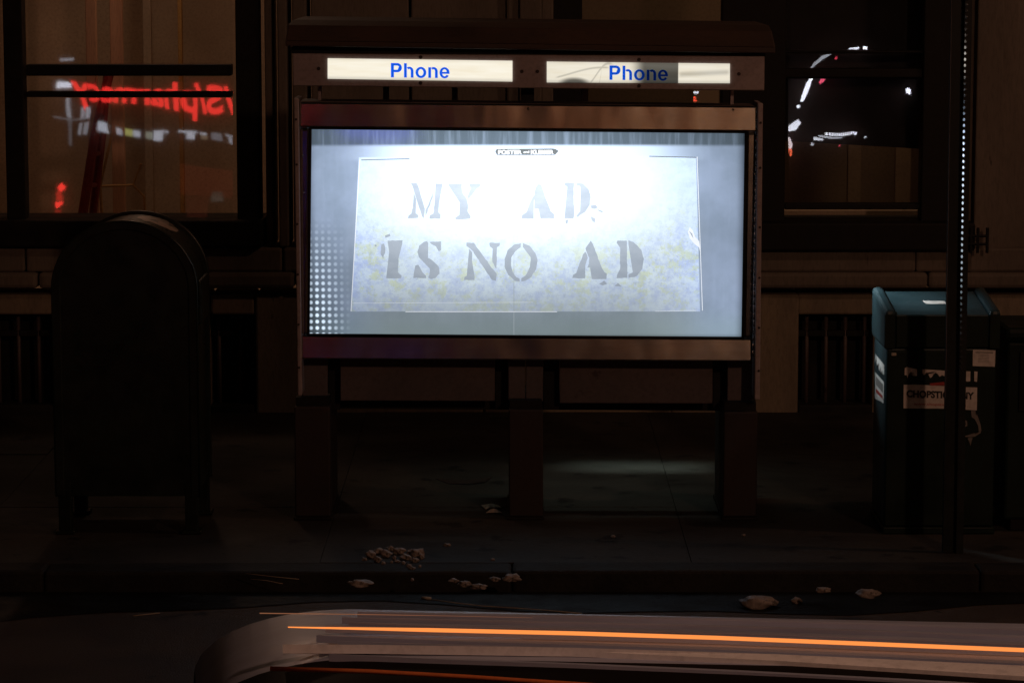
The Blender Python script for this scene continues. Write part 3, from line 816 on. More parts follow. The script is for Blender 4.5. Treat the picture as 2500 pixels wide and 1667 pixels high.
def poster_mat():
    t = NT('backlit_poster')
    uv, u, v = uv_split(t)
    mp = t.node('ShaderNodeMapping'); mp.inputs['Scale'].default_value = (2.1, 1, 1); t.l.new(uv, mp.inputs[0]); q = mp.outputs[0]
    # grey surround, streaky
    n1 = t.noise(5, 5, 0.6, q)
    sm = t.node('ShaderNodeMapping'); sm.inputs['Scale'].default_value = (60, 2.0, 1); t.l.new(uv, sm.inputs[0])
    n2 = t.noise(1.0, 3, 0.6, sm.outputs[0])
    outer = t.mix(t.step(n1, 0.3, 0.7), (0.34, 0.375, 0.41), (0.42, 0.455, 0.51))
    outer = t.mix(t.math('MULTIPLY', t.step(n2, 0.45, 0.8), 0.14), outer, (0.56, 0.60, 0.66))
    greenish = t.step(v, 0.16, 0.02)
    outer = t.mix(t.math('MULTIPLY', greenish, 0.7), outer, (0.38, 0.44, 0.43))
    # dark strip at the very top with a few streaks of print
    topf = t.step(v, 0.905, 0.925)
    tcol = t.mix(t.step(n2, 0.45, 0.72), (0.125, 0.145, 0.15), (0.24, 0.27, 0.29))
    outer = t.mix(topf, outer, tcol)
    # bright headboard strip above the painted board
    hb = t.math('MULTIPLY', t.step(v, 0.835, 0.86), t.math('SUBTRACT', 1.0, topf))
    hb = t.math('MULTIPLY', hb, t.math('MULTIPLY', t.step(u, 0.06, 0.24), t.step(u, 0.94, 0.74)))
    outer = t.mix(hb, outer, (0.85, 0.90, 0.93))
    # the painted board itself
    lft = t.math('ADD', 0.098, t.math('MULTIPLY', t.math('SUBTRACT', v, 0.12), 0.027))
    rgt = t.math('SUBTRACT', 0.900, t.math('MULTIPLY', t.math('SUBTRACT', v, 0.12), 0.016))
    ins = t.math('MULTIPLY', t.step(t.math('SUBTRACT', u, lft), 0.0, 0.003), t.step(t.math('SUBTRACT', rgt, u), 0.0, 0.003))
    ins = t.math('MULTIPLY', ins, t.math('MULTIPLY', t.step(v, 0.120, 0.124), t.step(v, 0.862, 0.856)))
    f1 = t.noise(16, 8, 0.80, q, 0.0); f2 = t.noise(11, 8, 0.80, q, 0.0); f3 = t.noise(48, 4, 0.7, q)
    low = t.math('ADD', t.math('MULTIPLY', t.step(v, 0.75, 0.22), 0.9), t.math('MULTIPLY', t.math('ADD', t.step(u, 0.25, 0.11), t.step(u, 0.72, 0.88)), 0.45), clamp=True)
    board = t.mix(t.math('MULTIPLY', t.step(f1, 0.42, 0.60), t.math('MULTIPLY', low, 0.85)), (0.86, 0.92, 0.97), (0.60, 0.66, 0.90))
    board = t.mix(t.math('MULTIPLY', t.math('MULTIPLY', t.step(f2, 0.505, 0.58), low), 0.6), board, (0.78, 0.80, 0.42))
    board = t.mix(t.math('MULTIPLY', t.math('MULTIPLY', t.step(f3, 0.52, 0.70), low), 0.50), board, (0.50, 0.53, 0.60))
    board = t.mix(t.math('MULTIPLY', t.step(v, 0.30, 0.12), 0.45), board, (0.46, 0.48, 0.54))
    pr = t.mix(ins, outer, board)
    # dot screen showing through at the lower left
    def frac(x, k, ph): return t.math('ABSOLUTE', t.math('SUBTRACT', t.math('FRACT', t.math('ADD', t.math('MULTIPLY', x, k), ph)), 0.5))
    du = frac(u, 70.0, 0.0); dv = frac(v, 32.6, 0.12)
    dd = t.math('SQRT', t.math('ADD', t.math('MULTIPLY', du, du), t.math('MULTIPLY', dv, dv)))
    dot = t.step(dd, 0.42, 0.14)
    fade = t.math('MULTIPLY', t.step(u, 0.105, 0.0), t.step(v, 0.60, 0.12))
    fade = t.math('MULTIPLY', fade, t.math('ADD', 0.75, t.math('MULTIPLY', t.step(v, 0.3, 0.0), 0.25)))
    pr = t.mix(t.math('MULTIPLY', fade, 0.95, clamp=True), pr, t.mix(dot, (0.13, 0.15, 0.145), (2.3, 2.4, 2.3)))
    # faint vertical fold and scuffs
    fold = t.step(t.math('ABSOLUTE', t.math('SUBTRACT', u, 0.472)), 0.0016, 0.0004)
    pr = t.mix(t.math('MULTIPLY', fold, t.step(v, 0.6, 0.1)), pr, (0.55, 0.58, 0.6))
    lav = t.math('ADD', t.step(t.math('ABSOLUTE', t.math('SUBTRACT', u, 0.5)), 0.30, 0.44), t.step(v, 0.5, 0.9), clamp=True)
    pr = t.mix(t.math('MULTIPLY', lav, 0.8), pr, t.mix(1.0, pr, (0.90, 0.96, 1.16), 'MULTIPLY'))
    pr = t.mix(1.0, pr, (0.91, 1.0, 1.06), 'MULTIPLY')
    e = t.node('ShaderNodeEmission'); t.l.new(pr, e.inputs[0]); t.l.new(backlight(t, u, v), e.inputs[1])
    return t.finish(e.outputs[0])
def print_mat(name, c0, c1, veil):
    t = NT(name)
    uv, u, v = uv_split(t)
    n = t.noise(18, 4, 0.6, uv)
    c = t.mix(t.step(n, 0.3, 0.7), c0, c1)
    e = t.node('ShaderNodeEmission'); t.l.new(c, e.inputs[0]); t.l.new(t.math('ADD', backlight(t, u, v), veil), e.inputs[1])
    return t.finish(e.outputs[0])
m = MB()
NXS, NZS = 8, 4
m.slab([(750, 309), (1824, 319), (1817, 829), (748, 821)], PY, 0.02)
poster = m.build('poster', poster_mat(), kio, uv=poster_uv)
ink = print_mat('stencil_ink', (0.37, 0.43, 0.51), (0.43, 0.49, 0.57), 0.10)
ink_faint = print_mat('stencil_ink_faint', (0.72, 0.76, 0.80), (0.76, 0.80, 0.84), 0.0)
ink_light = print_mat('white_print', (0.80, 0.85, 0.92), (0.88, 0.92, 1.0), 0.22)
ink_badge = print_mat('badge_print', (0.13, 0.15, 0.155), (0.17, 0.18, 0.19), 0.0)

A5 = lambda pts: [(700 + x / 2.8, 300 + y / 2.8) for x, y in pts]
A6 = lambda pts: [(1300 + x / 2.8, 300 + y / 2.8) for x, y in pts]
def rough_poly(pts, n=3, amp=0.9):       # torn stencil edges
    out = []
    for (a, b) in zip(pts, pts[1:] + pts[:1]):
        k = max(1, int(math.hypot(b[0] - a[0], b[1] - a[1]) / 6))
        for i in range(k):
            f = i / k
            out.append((a[0] + (b[0] - a[0]) * f + random.uniform(-amp, amp) * (i > 0), a[1] + (b[1] - a[1]) * f + random.uniform(-amp, amp) * (i > 0)))
    return out
def flat_print(name, polys, mat, parent, Y, rough=0.8, uvf=poster_uv):
    bm = bmesh.new()
    for pl in polys:
        pl = rough_poly(pl, amp=rough) if rough else pl
        vs = [bm.verts.new(P(x, y, Y)) for x, y in pl]
        f = bm.faces.new(vs)
    bmesh.ops.triangulate(bm, faces=bm.faces[:])
    bmesh.ops.recalc_face_normals(bm, faces=bm.faces[:])
    me = bpy.data.meshes.new(name); bm.to_mesh(me); bm.free()
    me.materials.append(mat)
    l = me.uv_layers.new(name='UVMap')
    for lp in me.loops: l.data[lp.index].uv = uvf(me.vertices[lp.vertex_index].co)
    o = bpy.data.objects.new(name, me); COL.objects.link(o)
    o.parent = parent; o.matrix_parent_inverse = parent_inverse(parent)
    return o
LY = PY - 0.0015
glyphs = {
 'letter_m': [A5([(868,480),(885,520),(882,618),(900,632),(898,650),(828,654),(832,636),(852,620),(866,560)]),
              A5([(848,412),(888,412),(905,450),(945,590),(938,655),(925,640),(880,500),(862,440)]),
              A5([(1000,468),(1000,510),(949,640),(948,600),(990,500)]),
              A5([(1018,415),(1065,415),(1064,432),(1048,450),(1036,610),(1052,628),(1050,655),(975,655),(978,632),(1005,620),(1012,520),(1018,440)])],
 'letter_y': [A5([(1105,415),(1198,418),(1196,440),(1180,445),(1232,525),(1240,560),(1235,625),(1258,640),(1255,655),(1155,662),(1152,648),(1180,630),(1192,610),(1190,545),(1165,490),(1130,440),(1108,432)]),
              A5([(1250,418),(1325,416),(1322,436),(1300,450),(1242,522),(1236,505),(1260,445),(1248,435)])],
 'letter_a': [A6([(-75,655),(-72,632),(-40,610),(-5,520),(12,492),(18,515),(0,570),(-10,620),(8,635),(8,657)]),
              A6([(40,418),(60,425),(85,500),(125,605),(148,625),(148,655),(55,655),(58,635),(80,620),(68,585),(12,588),(18,568),(45,560),(50,540),(15,470),(22,440)])],
 'letter_d': [A6([(218,410),(285,410),(282,470),(285,640),(280,655),(218,655),(220,632),(240,620),(245,440),(222,430)]),
              A6([(302,412),(345,415),(385,455),(398,510),(392,560),(360,610),(310,645),(298,640),(325,605),(348,560),(355,510),(345,455),(318,430),(302,428)]),
              A6([(398,566),(430,560),(448,580),(425,590),(402,584)]), A6([(440,590),(482,604),(478,616),(450,602)]), A6([(398,640),(430,655),(425,684),(405,668)]), A6([(225,668),(245,660),(240,688),(228,690)])],
 'letter_i': [A5([(690,805),(792,803),(790,825),(768,840),(760,1020),(785,1045),(782,1062),(680,1062),(682,1040),(708,1025),(715,845),(692,826)]),
              A5([(672,770),(705,758),(708,775),(675,787)]), A5([(648,830),(665,825),(675,870),(660,925),(643,900)]), A5([(600,836),(612,832),(615,845),(604,848)])],
 'letter_s': [A5([(960,808),(968,825),(945,845),(935,880),(950,910),(1000,945),(1040,985),(1045,1030),(1020,1060),(985,1068),(966,1058),(975,1040),(1000,1020),(990,995),(940,955),(905,920),(893,880),(905,840),(935,815)]),
              A5([(976,815),(1000,812),(1035,812),(1055,810),(1055,870),(1040,880),(1020,845),(990,830)]),
              A5([(900,970),(905,1000),(930,1025),(953,1045),(953,1062),(905,1058),(865,1062),(868,1030),(880,975)])],
 'letter_n': [A5([(1245,860),(1268,885),(1265,1040),(1285,1055),(1283,1075),(1212,1075),(1215,1055),(1238,1040)]),
              A5([(1228,818),(1280,820),(1390,975),(1435,1030),(1430,1080),(1405,1075),(1330,965),(1275,880),(1228,842)]),
              A5([(1385,820),(1458,820),(1456,840),(1438,850),(1432,1000),(1405,950),(1408,860),(1388,845)])],
 'letter_o': [A5([(1600,822),(1600,850),(1560,870),(1535,920),(1532,970),(1545,1020),(1570,1055),(1592,1065),(1592,1085),(1560,1080),(1515,1040),(1490,985),(1490,930),(1510,870),(1550,835)]),
              A6([(-66,822),(-20,840),(20,890),(35,940),(25,1000),(-5,1050),(-50,1080),(-76,1085),(-76,1062),(-45,1040),(-18,985),(-12,920),(-30,870),(-66,848)])],
 'letter_a ': [A6([(272,1062),(278,1040),(300,1025),(345,900),(362,880),(372,900),(378,925),(345,1015),(362,1040),(360,1062)]),
               A6([(398,805),(420,850),(480,1010),(508,1030),(505,1068),(405,1068),(412,1045),(430,1030),(412,990),(375,990),(385,965),(398,950),(362,860),(370,845)]),
               A6([(455,1100),(490,1078),(510,1100),(480,1112)]), A6([(585,1095),(612,1122),(560,1115)])],
 'letter_d ': [A6([(575,820),(580,805),(645,805),(645,850),(648,1060),(575,1062),(578,1040),(598,1025),(600,840)]),
               A6([(656,803),(690,815),(745,870),(762,930),(750,1000),(710,1050),(656,1060),(656,1035),(690,1020),(708,960),(705,890),(690,850),(656,832)])],
}
for k, polys in glyphs.items():
    flat_print(k.strip(), polys, ink, poster, LY)
flat_print('smudge', [A5([(1535,415),(1570,415),(1556,475),(1530,470)]), A5([(1552,468),(1550,492),(1512,510),(1494,520),(1505,492)]), A5([(1536,548),(1548,560),(1562,608),(1548,588)])], ink_faint, poster, LY)
# thin printed border round the board
def strip(a, b, w):
    dx, dy = b[0] - a[0], b[1] - a[1]; L = math.hypot(dx, dy); nx, ny = -dy / L * w, dx / L * w
    return [(a[0] + nx, a[1] + ny), (b[0] + nx, b[1] + ny), (b[0] - nx, b[1] - ny), (a[0] - nx, a[1] - ny)]
flat_print('printed_border', [strip((878, 391), (857, 760), 0.9), strip((990, 761), (1360, 761), 0.9), strip((1702, 383), (1715, 758), 0.8), strip((1600, 760), (1700, 758), 0.4), strip((860, 740), (1300, 738), 0.35)], ink_light, poster, LY - 0.0004, 0)
flat_print('printed_border', [strip((882, 391), (1000, 388), 1.0), strip((1585, 382), (1700, 385), 1.0)], ink_badge, poster, LY - 0.0004, 0)
flat_print('printed_border', [strip((1000, 387), (1585, 382), 0.6)], ink_faint, poster, LY - 0.0004, 0)
# torn flap at the right edge of the board
flat_print('torn_flap', [A6([(1062,745),(1075,712),(1095,735),(1110,780),(1140,810),(1145,880),(1138,850),(1100,820),(1075,790)])], ink_light, poster, LY)
flat_print('torn_flap', [A6([(1070,738),(1092,758),(1100,792),(1088,772)])], ink, poster, LY - 0.0004)
# name badge at the top of the board
import itertools
bd = [(1209, 370), (1213, 364), (1350, 363), (1356, 364), (1364, 369), (1356, 378), (1350, 379), (1213, 379)]
badge = flat_print('badge', [bd], ink_badge, poster, LY, 0)
for (txt, xa, xb, h, ol) in (('FOSTER', 1216, 1274, 10.5, 0.05), ('and', 1278, 1292, 6.0, 0.02), ('KLEISER', 1296, 1352, 10.5, 0.05)):
    me = text_mesh(txt, 1.0, ol); x0, x1, y0, y1 = bounds(me)
    a = P(xa, 376.4 if h > 8 else 374.0, LY - 0.0006); b = P(xb, 376.2 if h > 8 else 374.0, LY - 0.0006); c = P(xa, (376.4 if h > 8 else 374.0) - h, LY - 0.0006)
    place_mesh(me, 'badge_lettering', ink_light, poster, Vector((b.x - a.x, 0, b.z - a.z)) / (x1 - x0), Vector((0, 0, c.z - a.z)) / (y1 - y0), a - Vector(((b.x - a.x) / (x1 - x0) * x0, 0, 0)))
    l = me.uv_layers.new(name='UVMap') if not me.uv_layers else me.uv_layers[0]
    for lp in me.loops: l.data[lp.index].uv = poster_uv(me.vertices[lp.vertex_index].co)
# clear cover over the poster
m = MB(); a = [P(x, y, KY + 0.022) for x, y in ((754, 310), (1824, 320), (1817, 828), (750, 820))]
m.add(a, [(3, 2, 1, 0)]); m.build('cover', M['cover'], kio)
# blue shop sign across the street that the cover mirrors along its top edge
QK = P(1250, 560, KY + 0.022); NK = Vector((0, -1, 0))
for q, st in (([(806, 306), (1005, 306), (1005, 334), (852, 336)], 2.6),):
    pts = [mirror(x, y, QK, NK, SHOP_Y + 0.03) for x, y in q]
    m = MB(); m.prism(pts, 0, -0.04); m.build('blue_shop_sign', glow('blue_sign_face', (0.10, 0.10, 1.0), st), shop)

# lower panels, posts and pedestals
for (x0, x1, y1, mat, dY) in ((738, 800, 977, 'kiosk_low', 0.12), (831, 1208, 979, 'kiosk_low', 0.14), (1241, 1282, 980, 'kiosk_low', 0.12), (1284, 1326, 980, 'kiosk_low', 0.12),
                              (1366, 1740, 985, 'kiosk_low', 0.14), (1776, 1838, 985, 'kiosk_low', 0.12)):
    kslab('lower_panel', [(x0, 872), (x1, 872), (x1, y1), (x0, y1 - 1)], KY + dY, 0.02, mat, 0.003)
for (x0, x1, y1, dY) in ((800.5, 830.5, 1000, 0.2), (1208.5, 1240.5, 1000, 0.2), (1326.5, 1365.5, 1000, 0.2), (1740.5, 1775.5, 1000, 0.2)):
    kslab('frame_post', [(x0, 870), (x1, 870), (x1, y1), (x0, y1)], KY + dY, 0.05, 'black', 0.003)
for (x0, x1, y0) in ((718, 805, 993), (1242, 1326, 1000), (1767, 1850, 1005)):
    a = P(x0, y0, KY + 0.03); b = P(x1, y0, KY + 0.03)
    m = MB(); m.box(a.x, b.x, KY + 0.03, KY + 0.55, 0.012, a.z); m.build('pedestal', M['pedestal'], kio, bevel=0.006)
    m = MB(); m.box(a.x - 0.006, b.x + 0.006, KY + 0.022, KY + 0.558, 0.0, 0.012); m.build('base_plate', M['black'], kio, bevel=0.003)
    m = MB(); m.box(a.x + 0.005, b.x - 0.005, KY + 0.06, KY + 0.5, a.z + 0.001, a.z + 0.035); m.build('pedestal_cap', M['black'], kio)
kslab('cross_beam', [(740, 955), (1845, 960), (1845, 1003), (740, 997)], KY + 0.26, 0.06, 'black', 0.003)
# phone side, facing the building
for xc in (1000, 1560):
    c = P(xc, 500, KY + 0.42)
    m = MB(); m.box(c.x - 0.17, c.x + 0.17, KY + 0.24, KY + 0.36, c.z - 0.35, c.z + 0.2); ph = m.build('payphone', M['steel'], kio, bevel=0.01)
    m = MB(); m.tube([(c.x + 0.11, KY + 0.38, c.z + 0.14), (c.x + 0.11, KY + 0.41, c.z + 0.05), (c.x + 0.11, KY + 0.38, c.z - 0.05)], [0.028, 0.016, 0.028], 10); m.build('handset', M['black'], ph, smooth=True)
# roof lamp for the ground pool, plus added beams for newspaper box and streak
for xc, w, pw, sp_, tilt_ in ((1640, 0.10, 0.065, 24, 0), (1500, 0.75, 0.052, 70, 8), (1585, 0.56, 0.026, 12, 19.6)):
    x = P(xc, 180, KY + 0.62).x; zt_ = 1.90
    if not tilt_:
        m = MB(); m.box(x - 0.3, x + 0.3, KY + 0.60, KY + 0.68, zt_, zt_ + 0.03); m.build('roof_light_housing', M['kiosk_paint'], kio)
    d = bpy.data.lights.new('tube_light', 'AREA'); d.shape = 'RECTANGLE'; d.size = w; d.size_y = 0.03; d.energy = BOOTH_POWER * pw; d.color = (0.80, 0.93, 1.0) if not tilt_ else (0.80, 1.0, 0.90)
    d.spread = math.radians(sp_)
    o = bpy.data.objects.new('tube_light', d); COL.objects.link(o); o.location = (x, KY + 0.64, zt_ - 0.008 - 0.001 * (180 - sp_) / 100)
    o.rotation_euler = (math.radians(tilt_), 0, 0) if tilt_ else (Vector((1.5, 12.38, 0.98)) - o.location).to_track_quat('-Z', 'Y').to_euler()
    o.parent = kio; o.matrix_parent_inverse = parent_inverse(kio)

# ------------------------------------------------------------------ mailbox
MY0 = 12.02
mb = thing('mailbox', P(320, 1300, MY0), 'dark green arched mailbox with round top standing on four legs', 'mailbox')
a = P(127, 600, MY0); b = P(476, 600, MY0)
xc, rad = (a.x + b.x) / 2, (b.x - a.x) / 2
ztop = P(301, 543, MY0).z
zs = ztop - rad * 0.93
zb = 0.155
def arch(r_x, r_z, z_base, n=28):
    pts = [(xc - r_x, z_base)]
    for i in range(n + 1):
        th = math.pi * (1 - i / n); pts.append((xc + r_x * math.cos(th), zs + r_z * math.sin(th)))
    pts.append((xc + r_x, z_base)); return pts
DEPTH = 0.50
def arch_prism(name, r_x, r_z, z0, y0, y1, bevel=0.0, par=mb):
    m = MB(); m.prism([(x, y0, z) for x, z in arch(r_x, r_z, z0)], 0, y1 - y0); return m.build(name, M['mailbox'], par, bevel=bevel)
arch_prism('body', rad - 0.008, rad * 0.93 - 0.008, zb, MY0 + 0.010, MY0 + DEPTH - 0.010, 0.004)
def arch_band(name, y0, y1, w0, w1):
    ia, oa = arch(rad + w0, rad * 0.93 + w0, zb - 0.001), arch(rad + w1, rad * 0.93 + w1, zb - 0.001)
    n = len(ia); m = MB()
    vs = [(x, y0, z) for x, z in ia] + [(x, y0, z) for x, z in oa] + [(x, y1, z) for x, z in ia] + [(x, y1, z) for x, z in oa]
    fs = []
    for i in range(n - 1):
        fs += [(i, i + 1, n + i + 1, n + i), (n + i, n + i + 1, 3 * n + i + 1, 3 * n + i), (2 * n + i, 3 * n + i, 3 * n + i + 1, 2 * n + i + 1), (i, 2 * n + i, 2 * n + i + 1, i + 1)]
    fs += [(0, n, 3 * n, 2 * n), (n - 1, 3 * n - 1, 4 * n - 1, 2 * n - 1)]
    m.add(vs, fs); return m.build(name, M['mailbox'], mb, bevel=0.003)
arch_band('rim', MY0, MY0 + 0.03, -0.03, 0.006)
arch_band('rim', MY0 + DEPTH - 0.03, MY0 + DEPTH, -0.03, 0.006)
for sx in (-1, 1):
    for yy in (MY0 + 0.004, MY0 + DEPTH - 0.064):
        x = xc + sx * (rad - 0.03)
        m = MB(); m.box(x - 0.026, x + 0.026, yy, yy + 0.06, 0.012, zb + 0.06)
        lg = m.build('leg', M['mailbox'], mb, bevel=0.004)
        m = MB(); m.box(x - 0.04, x + 0.04, yy - 0.01, yy + 0.075, 0.0, 0.014); m.build('foot', M['mailbox'], lg, bevel=0.003)
m = MB(); m.tube([(x, MY0 + 0.002, z) for x, z in arch(rad + 0.004, rad * 0.93 + 0.004, zb)], 0.0045, 8)
m.build('edge_bead', M['mailbox'], mb, smooth=True)
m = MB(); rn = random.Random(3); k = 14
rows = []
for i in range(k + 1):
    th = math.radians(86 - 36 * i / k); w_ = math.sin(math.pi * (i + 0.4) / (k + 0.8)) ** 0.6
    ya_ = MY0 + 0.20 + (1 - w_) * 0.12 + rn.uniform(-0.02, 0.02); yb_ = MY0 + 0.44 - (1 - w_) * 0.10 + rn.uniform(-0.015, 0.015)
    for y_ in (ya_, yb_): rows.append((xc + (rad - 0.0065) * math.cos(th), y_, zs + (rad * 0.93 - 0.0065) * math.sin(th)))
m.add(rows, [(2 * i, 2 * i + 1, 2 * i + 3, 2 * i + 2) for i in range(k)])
m.build('highlight_patch', M['highlight_paint'], mb, smooth=True)  # pale patch painting the highlight on top of the arch
m = MB(); m.box(xc + rad - 0.004, xc + rad + 0.012, MY0 + 0.1, MY0 + DEPTH - 0.1, zs - 0.16, zs + 0.02)
m.build('chute_door', M['mailbox'], mb, bevel=0.006)

# ------------------------------------------------------------------ newspaper boxes
NB = 12.02
nb = thing('newspaper_box', P(2300, 1300, NB), 'teal plastic newspaper box with skyline stickers behind the steel post', 'newspaper box')
x0, x1 = P(2157, 900, NB).x, P(2440, 900, NB).x
zt = P(2300, 758, NB).z
ztb = P(2300, 700, NB + 0.42).z
zm = P(2300, 850, NB).z
D_ = 0.42
def nbox(name, xa, xb, ya, yb, za, zb_, mat, bev=0.008, par=nb):
    m = MB(); m.box(xa, xb, ya, yb, za, zb_); return m.build(name, M[mat], par, bevel=bev)
def wedge(name, xa, xb, ya, yb, z0, z1f, z1b, mat, bev=0.006):
    m = MB(); m.hexa([(xa, ya, z1f), (xb, ya, z1f), (xb, ya, z0), (xa, ya, z0)], [(xa, yb, z1b), (xb, yb, z1b), (xb, yb, z0), (xa, yb, z0)])
    return m.build(name, M[mat], nb, bevel=bev)
nbox('cabinet', x0 + 0.012, x1 - 0.012, NB + 0.012, NB + D_, 0.03, zm - 0.002, 'teal', 0.012)
wedge('hood', x0 + 0.045, x1 - 0.045, NB + 0.004, NB + D_ - 0.004, zm, zt - 0.018, ztb - 0.018, 'teal')
# raised cheeks either side of the sloping top
for s, xe in ((1, x0), (-1, x1)):
    xa, xb = (xe, xe + 0.044) if s > 0 else (xe - 0.044, xe)
    wedge('cheek', xa, xb, NB - 0.006, NB + D_ + 0.006, zm - 0.004, zt, ztb, 'teal', 0.014)
nbox('front_door', x0 + 0.014, x1 - 0.014, NB - 0.002, NB + 0.011, 0.034, zm - 0.01, 'teal_front', 0.005)
nbox('front_hood', x0 + 0.05, x1 - 0.05, NB - 0.004, NB + 0.003, zm + 0.004, zt - 0.022, 'teal_front', 0.002)
for xa, xb in ((x0 + 0.002, x0 + 0.043), (x1 - 0.043, x1 - 0.002)):
    nbox('cheek_front', xa, xb, NB - 0.0095, NB - 0.0065, zm, zt - 0.016, 'teal_front', 0.001)
nbox('base', x0 + 0.006, x1 - 0.006, NB - 0.004, NB + D_ + 0.004, 0.0, 0.03, 'teal_front', 0.006)
nbox('latch', x0 + 0.03, x0 + 0.05, NB - 0.012, NB - 0.004, zm - 0.03, zm - 0.018, 'paper', 0.002)

SK = NB - 0.0035
A8 = lambda pts: [(2080 + x / 3.734, 680 + y / 3.734) for x, y in pts]
no_uv = lambda co: (co.x, co.z)
st = flat_print('sticker', [A8([(472,968),(565,965),(700,975),(845,978),(998,988),(1142,992),(1138,1200),(998,1192),(835,1184),(470,1182)])], M['sticker'], nb, SK, 0, no_uv)
sky = [A8([(482,815),(500,806),(592,826),(594,888),(580,850),(560,850),(545,852),(528,860),(515,880),(508,905),(498,880),(480,878)]),
       A8([(642,826),(845,838),(845,890),(820,880),(800,895),(778,865),(760,858),(740,868),(725,900),(712,905),(695,870),(680,858),(668,870),(655,880),(642,862)]),
       A8([(850,838),(985,842),(985,880),(960,882),(940,862),(915,872),(900,898),(870,880),(852,890)]),
       A8([(998,842),(1080,846),(1078,936),(1050,938),(1032,930),(1018,890),(998,880)]), A8([(1115,846),(1145,848),(1140,940),(1115,936)])]
s2 = flat_print('sticker', sky, M['sticker'], nb, SK, 0, no_uv)
flat_print('sticker_lettering', [A8([(705,955),(845,940),(845,972),(720,974)])], M['ink_red'], st, SK - 0.0008, 0, no_uv)
def sticker_text(txt, ax_, bx_, yb_, h, mat, par, bold=0.0, Y=SK - 0.001, slope=0.0):
    me = text_mesh(txt, 1.0, bold); q0, q1, r0, r1 = bounds(me)
    a = P(ax_, yb_, Y); b = P(bx_, yb_ + slope, Y); c = P(ax_, yb_ - h, Y)
    return place_mesh(me, 'sticker_lettering', M[mat], par, (b - a) / (q1 - q0), Vector((0, 0, (c.z - a.z) / (r1 - r0))), a - (b - a) / (q1 - q0) * q0 - Vector((0, 0, (c.z - a.z) / (r1 - r0) * r0)))
sticker_text('CHOPSTICKS NY', 2213, 2378, 969.5, 18, 'ink', st, 0.045, slope=6)
sticker_text('www.chopsticksny.com', 2231, 2358, 990, 8, 'ink_red', st, 0.01, slope=4)
st = flat_print('sticker', [A8([(1103,648),(1308,654),(1303,804),(1100,796)])], M['sticker'], nb, SK, 0, no_uv)
flat_print('sticker_lettering', [A8([(1125,668),(1285,672),(1284,680),(1125,676)])] + [A8([(1150, 690 + 14 * k), (1250, 693 + 14 * k), (1250, 696 + 14 * k), (1150, 693 + 14 * k)]) for k in range(6)], M['ink_grey'], st, SK - 0.0008, 0, no_uv)
# torn remains of a sticker round the coin handle
flat_print('torn_sticker', [A8([(1085,1205),(1125,1200),(1128,1235),(1150,1262),(1170,1320),(1180,1385),(1172,1408),(1120,1440),(1085,1445),(1010,1440),(1060,1430),(1120,1422),(1158,1396),(1150,1340),(1120,1280),(1092,1262)]),
                            A8([(1030,1285),(1050,1300),(1052,1340),(1035,1350),(1015,1338),(1038,1330),(1036,1302)]), A8([(1055,1452),(1100,1450),(1090,1480),(1080,1525),(1072,1485)])], M['ink_grey'], nb, SK, 0.4, no_uv)
# sticker on the sloping top
m = MB()
def top_pt(px, py):
    d = ray(px, py); sl = (ztb - zt) / D_
    t = ((zt - 0.018 - CAM_H) + sl * (-NB)) / (d.z - sl * d.y)
    return CAMP + d * t + Vector((0, 0, 0.002))
m.add([top_pt(2250, 735), (top_pt(2306, 736)), top_pt(2311, 743), top_pt(2262, 743)], [(0, 1, 2, 3)])
m.build('top_sticker', M['sticker'], nb)
# stickers on the left side
def side_print(name, pts, mat, par, off=0.0005):
    """pts are (depth share from front, height px on the front edge)"""
    X = x0 - off if off > 0.002 else x0 + 0.012 - off - 0.001
    bm = bmesh.new()
    vs = [bm.verts.new((X, NB + 0.012 + d * D_, P(2155, y, NB).z)) for d, y in pts]
    bm.faces.new(vs); bmesh.ops.triangulate(bm, faces=bm.faces[:]); bmesh.ops.recalc_face_normals(bm, faces=bm.faces[:])
    me = bpy.data.meshes.new(name); bm.to_mesh(me); bm.free(); me.materials.append(M[mat])
    o = bpy.data.objects.new(name, me); COL.objects.link(o); o.parent = par; o.matrix_parent_inverse = parent_inverse(par)
    return o
s3 = side_print('sticker', [(0.12, 938), (0.82, 938), (0.82, 1004), (0.12, 990)], 'sticker', nb)
side_print('sticker', [(0.12, 896), (0.85, 893), (0.85, 915), (0.75, 900), (0.70, 918), (0.55, 905), (0.52, 925), (0.40, 910), (0.38, 926), (0.26, 912), (0.22, 922), (0.12, 920)], 'sticker', nb)
side_print('sticker_lettering', [(0.2, 946), (0.72, 946), (0.72, 966), (0.2, 966)], 'ink_grey', s3, 0.0015)
side_print('sticker_lettering', [(0.2, 974), (0.72, 976), (0.72, 984), (0.2, 982)], 'ink_red', s3, 0.0015)

nb2 = thing('newspaper_box', P(2480, 1290, NB), 'plain dark newspaper box at the right edge beside the teal one', 'newspaper box')
xa = P(2458, 900, NB + 0.05).x
z2 = P(2470, 800, NB + 0.05).z
m = MB(); m.box(xa, xa + 0.46, NB + 0.05, NB + 0.47, 0.05, z2 - 0.06); m.build('cabinet', M['teal_front'], nb2, bevel=0.012)
m = MB(); m.box(xa - 0.012, xa + 0.472, NB + 0.035, NB + 0.485, z2 - 0.058, z2); m.build('lid', M['teal_front'], nb2, bevel=0.02)
m = MB(); m.box(xa + 0.05, xa + 0.41, NB + 0.036, NB + 0.049, 0.5, z2 - 0.1); m.build('front_door', M['black'], nb2, bevel=0.004)
m = MB(); m.box(xa + 0.03, xa + 0.43, NB + 0.07, NB + 0.45, 0.0, 0.049); m.build('base', M['black'], nb2, bevel=0.005)

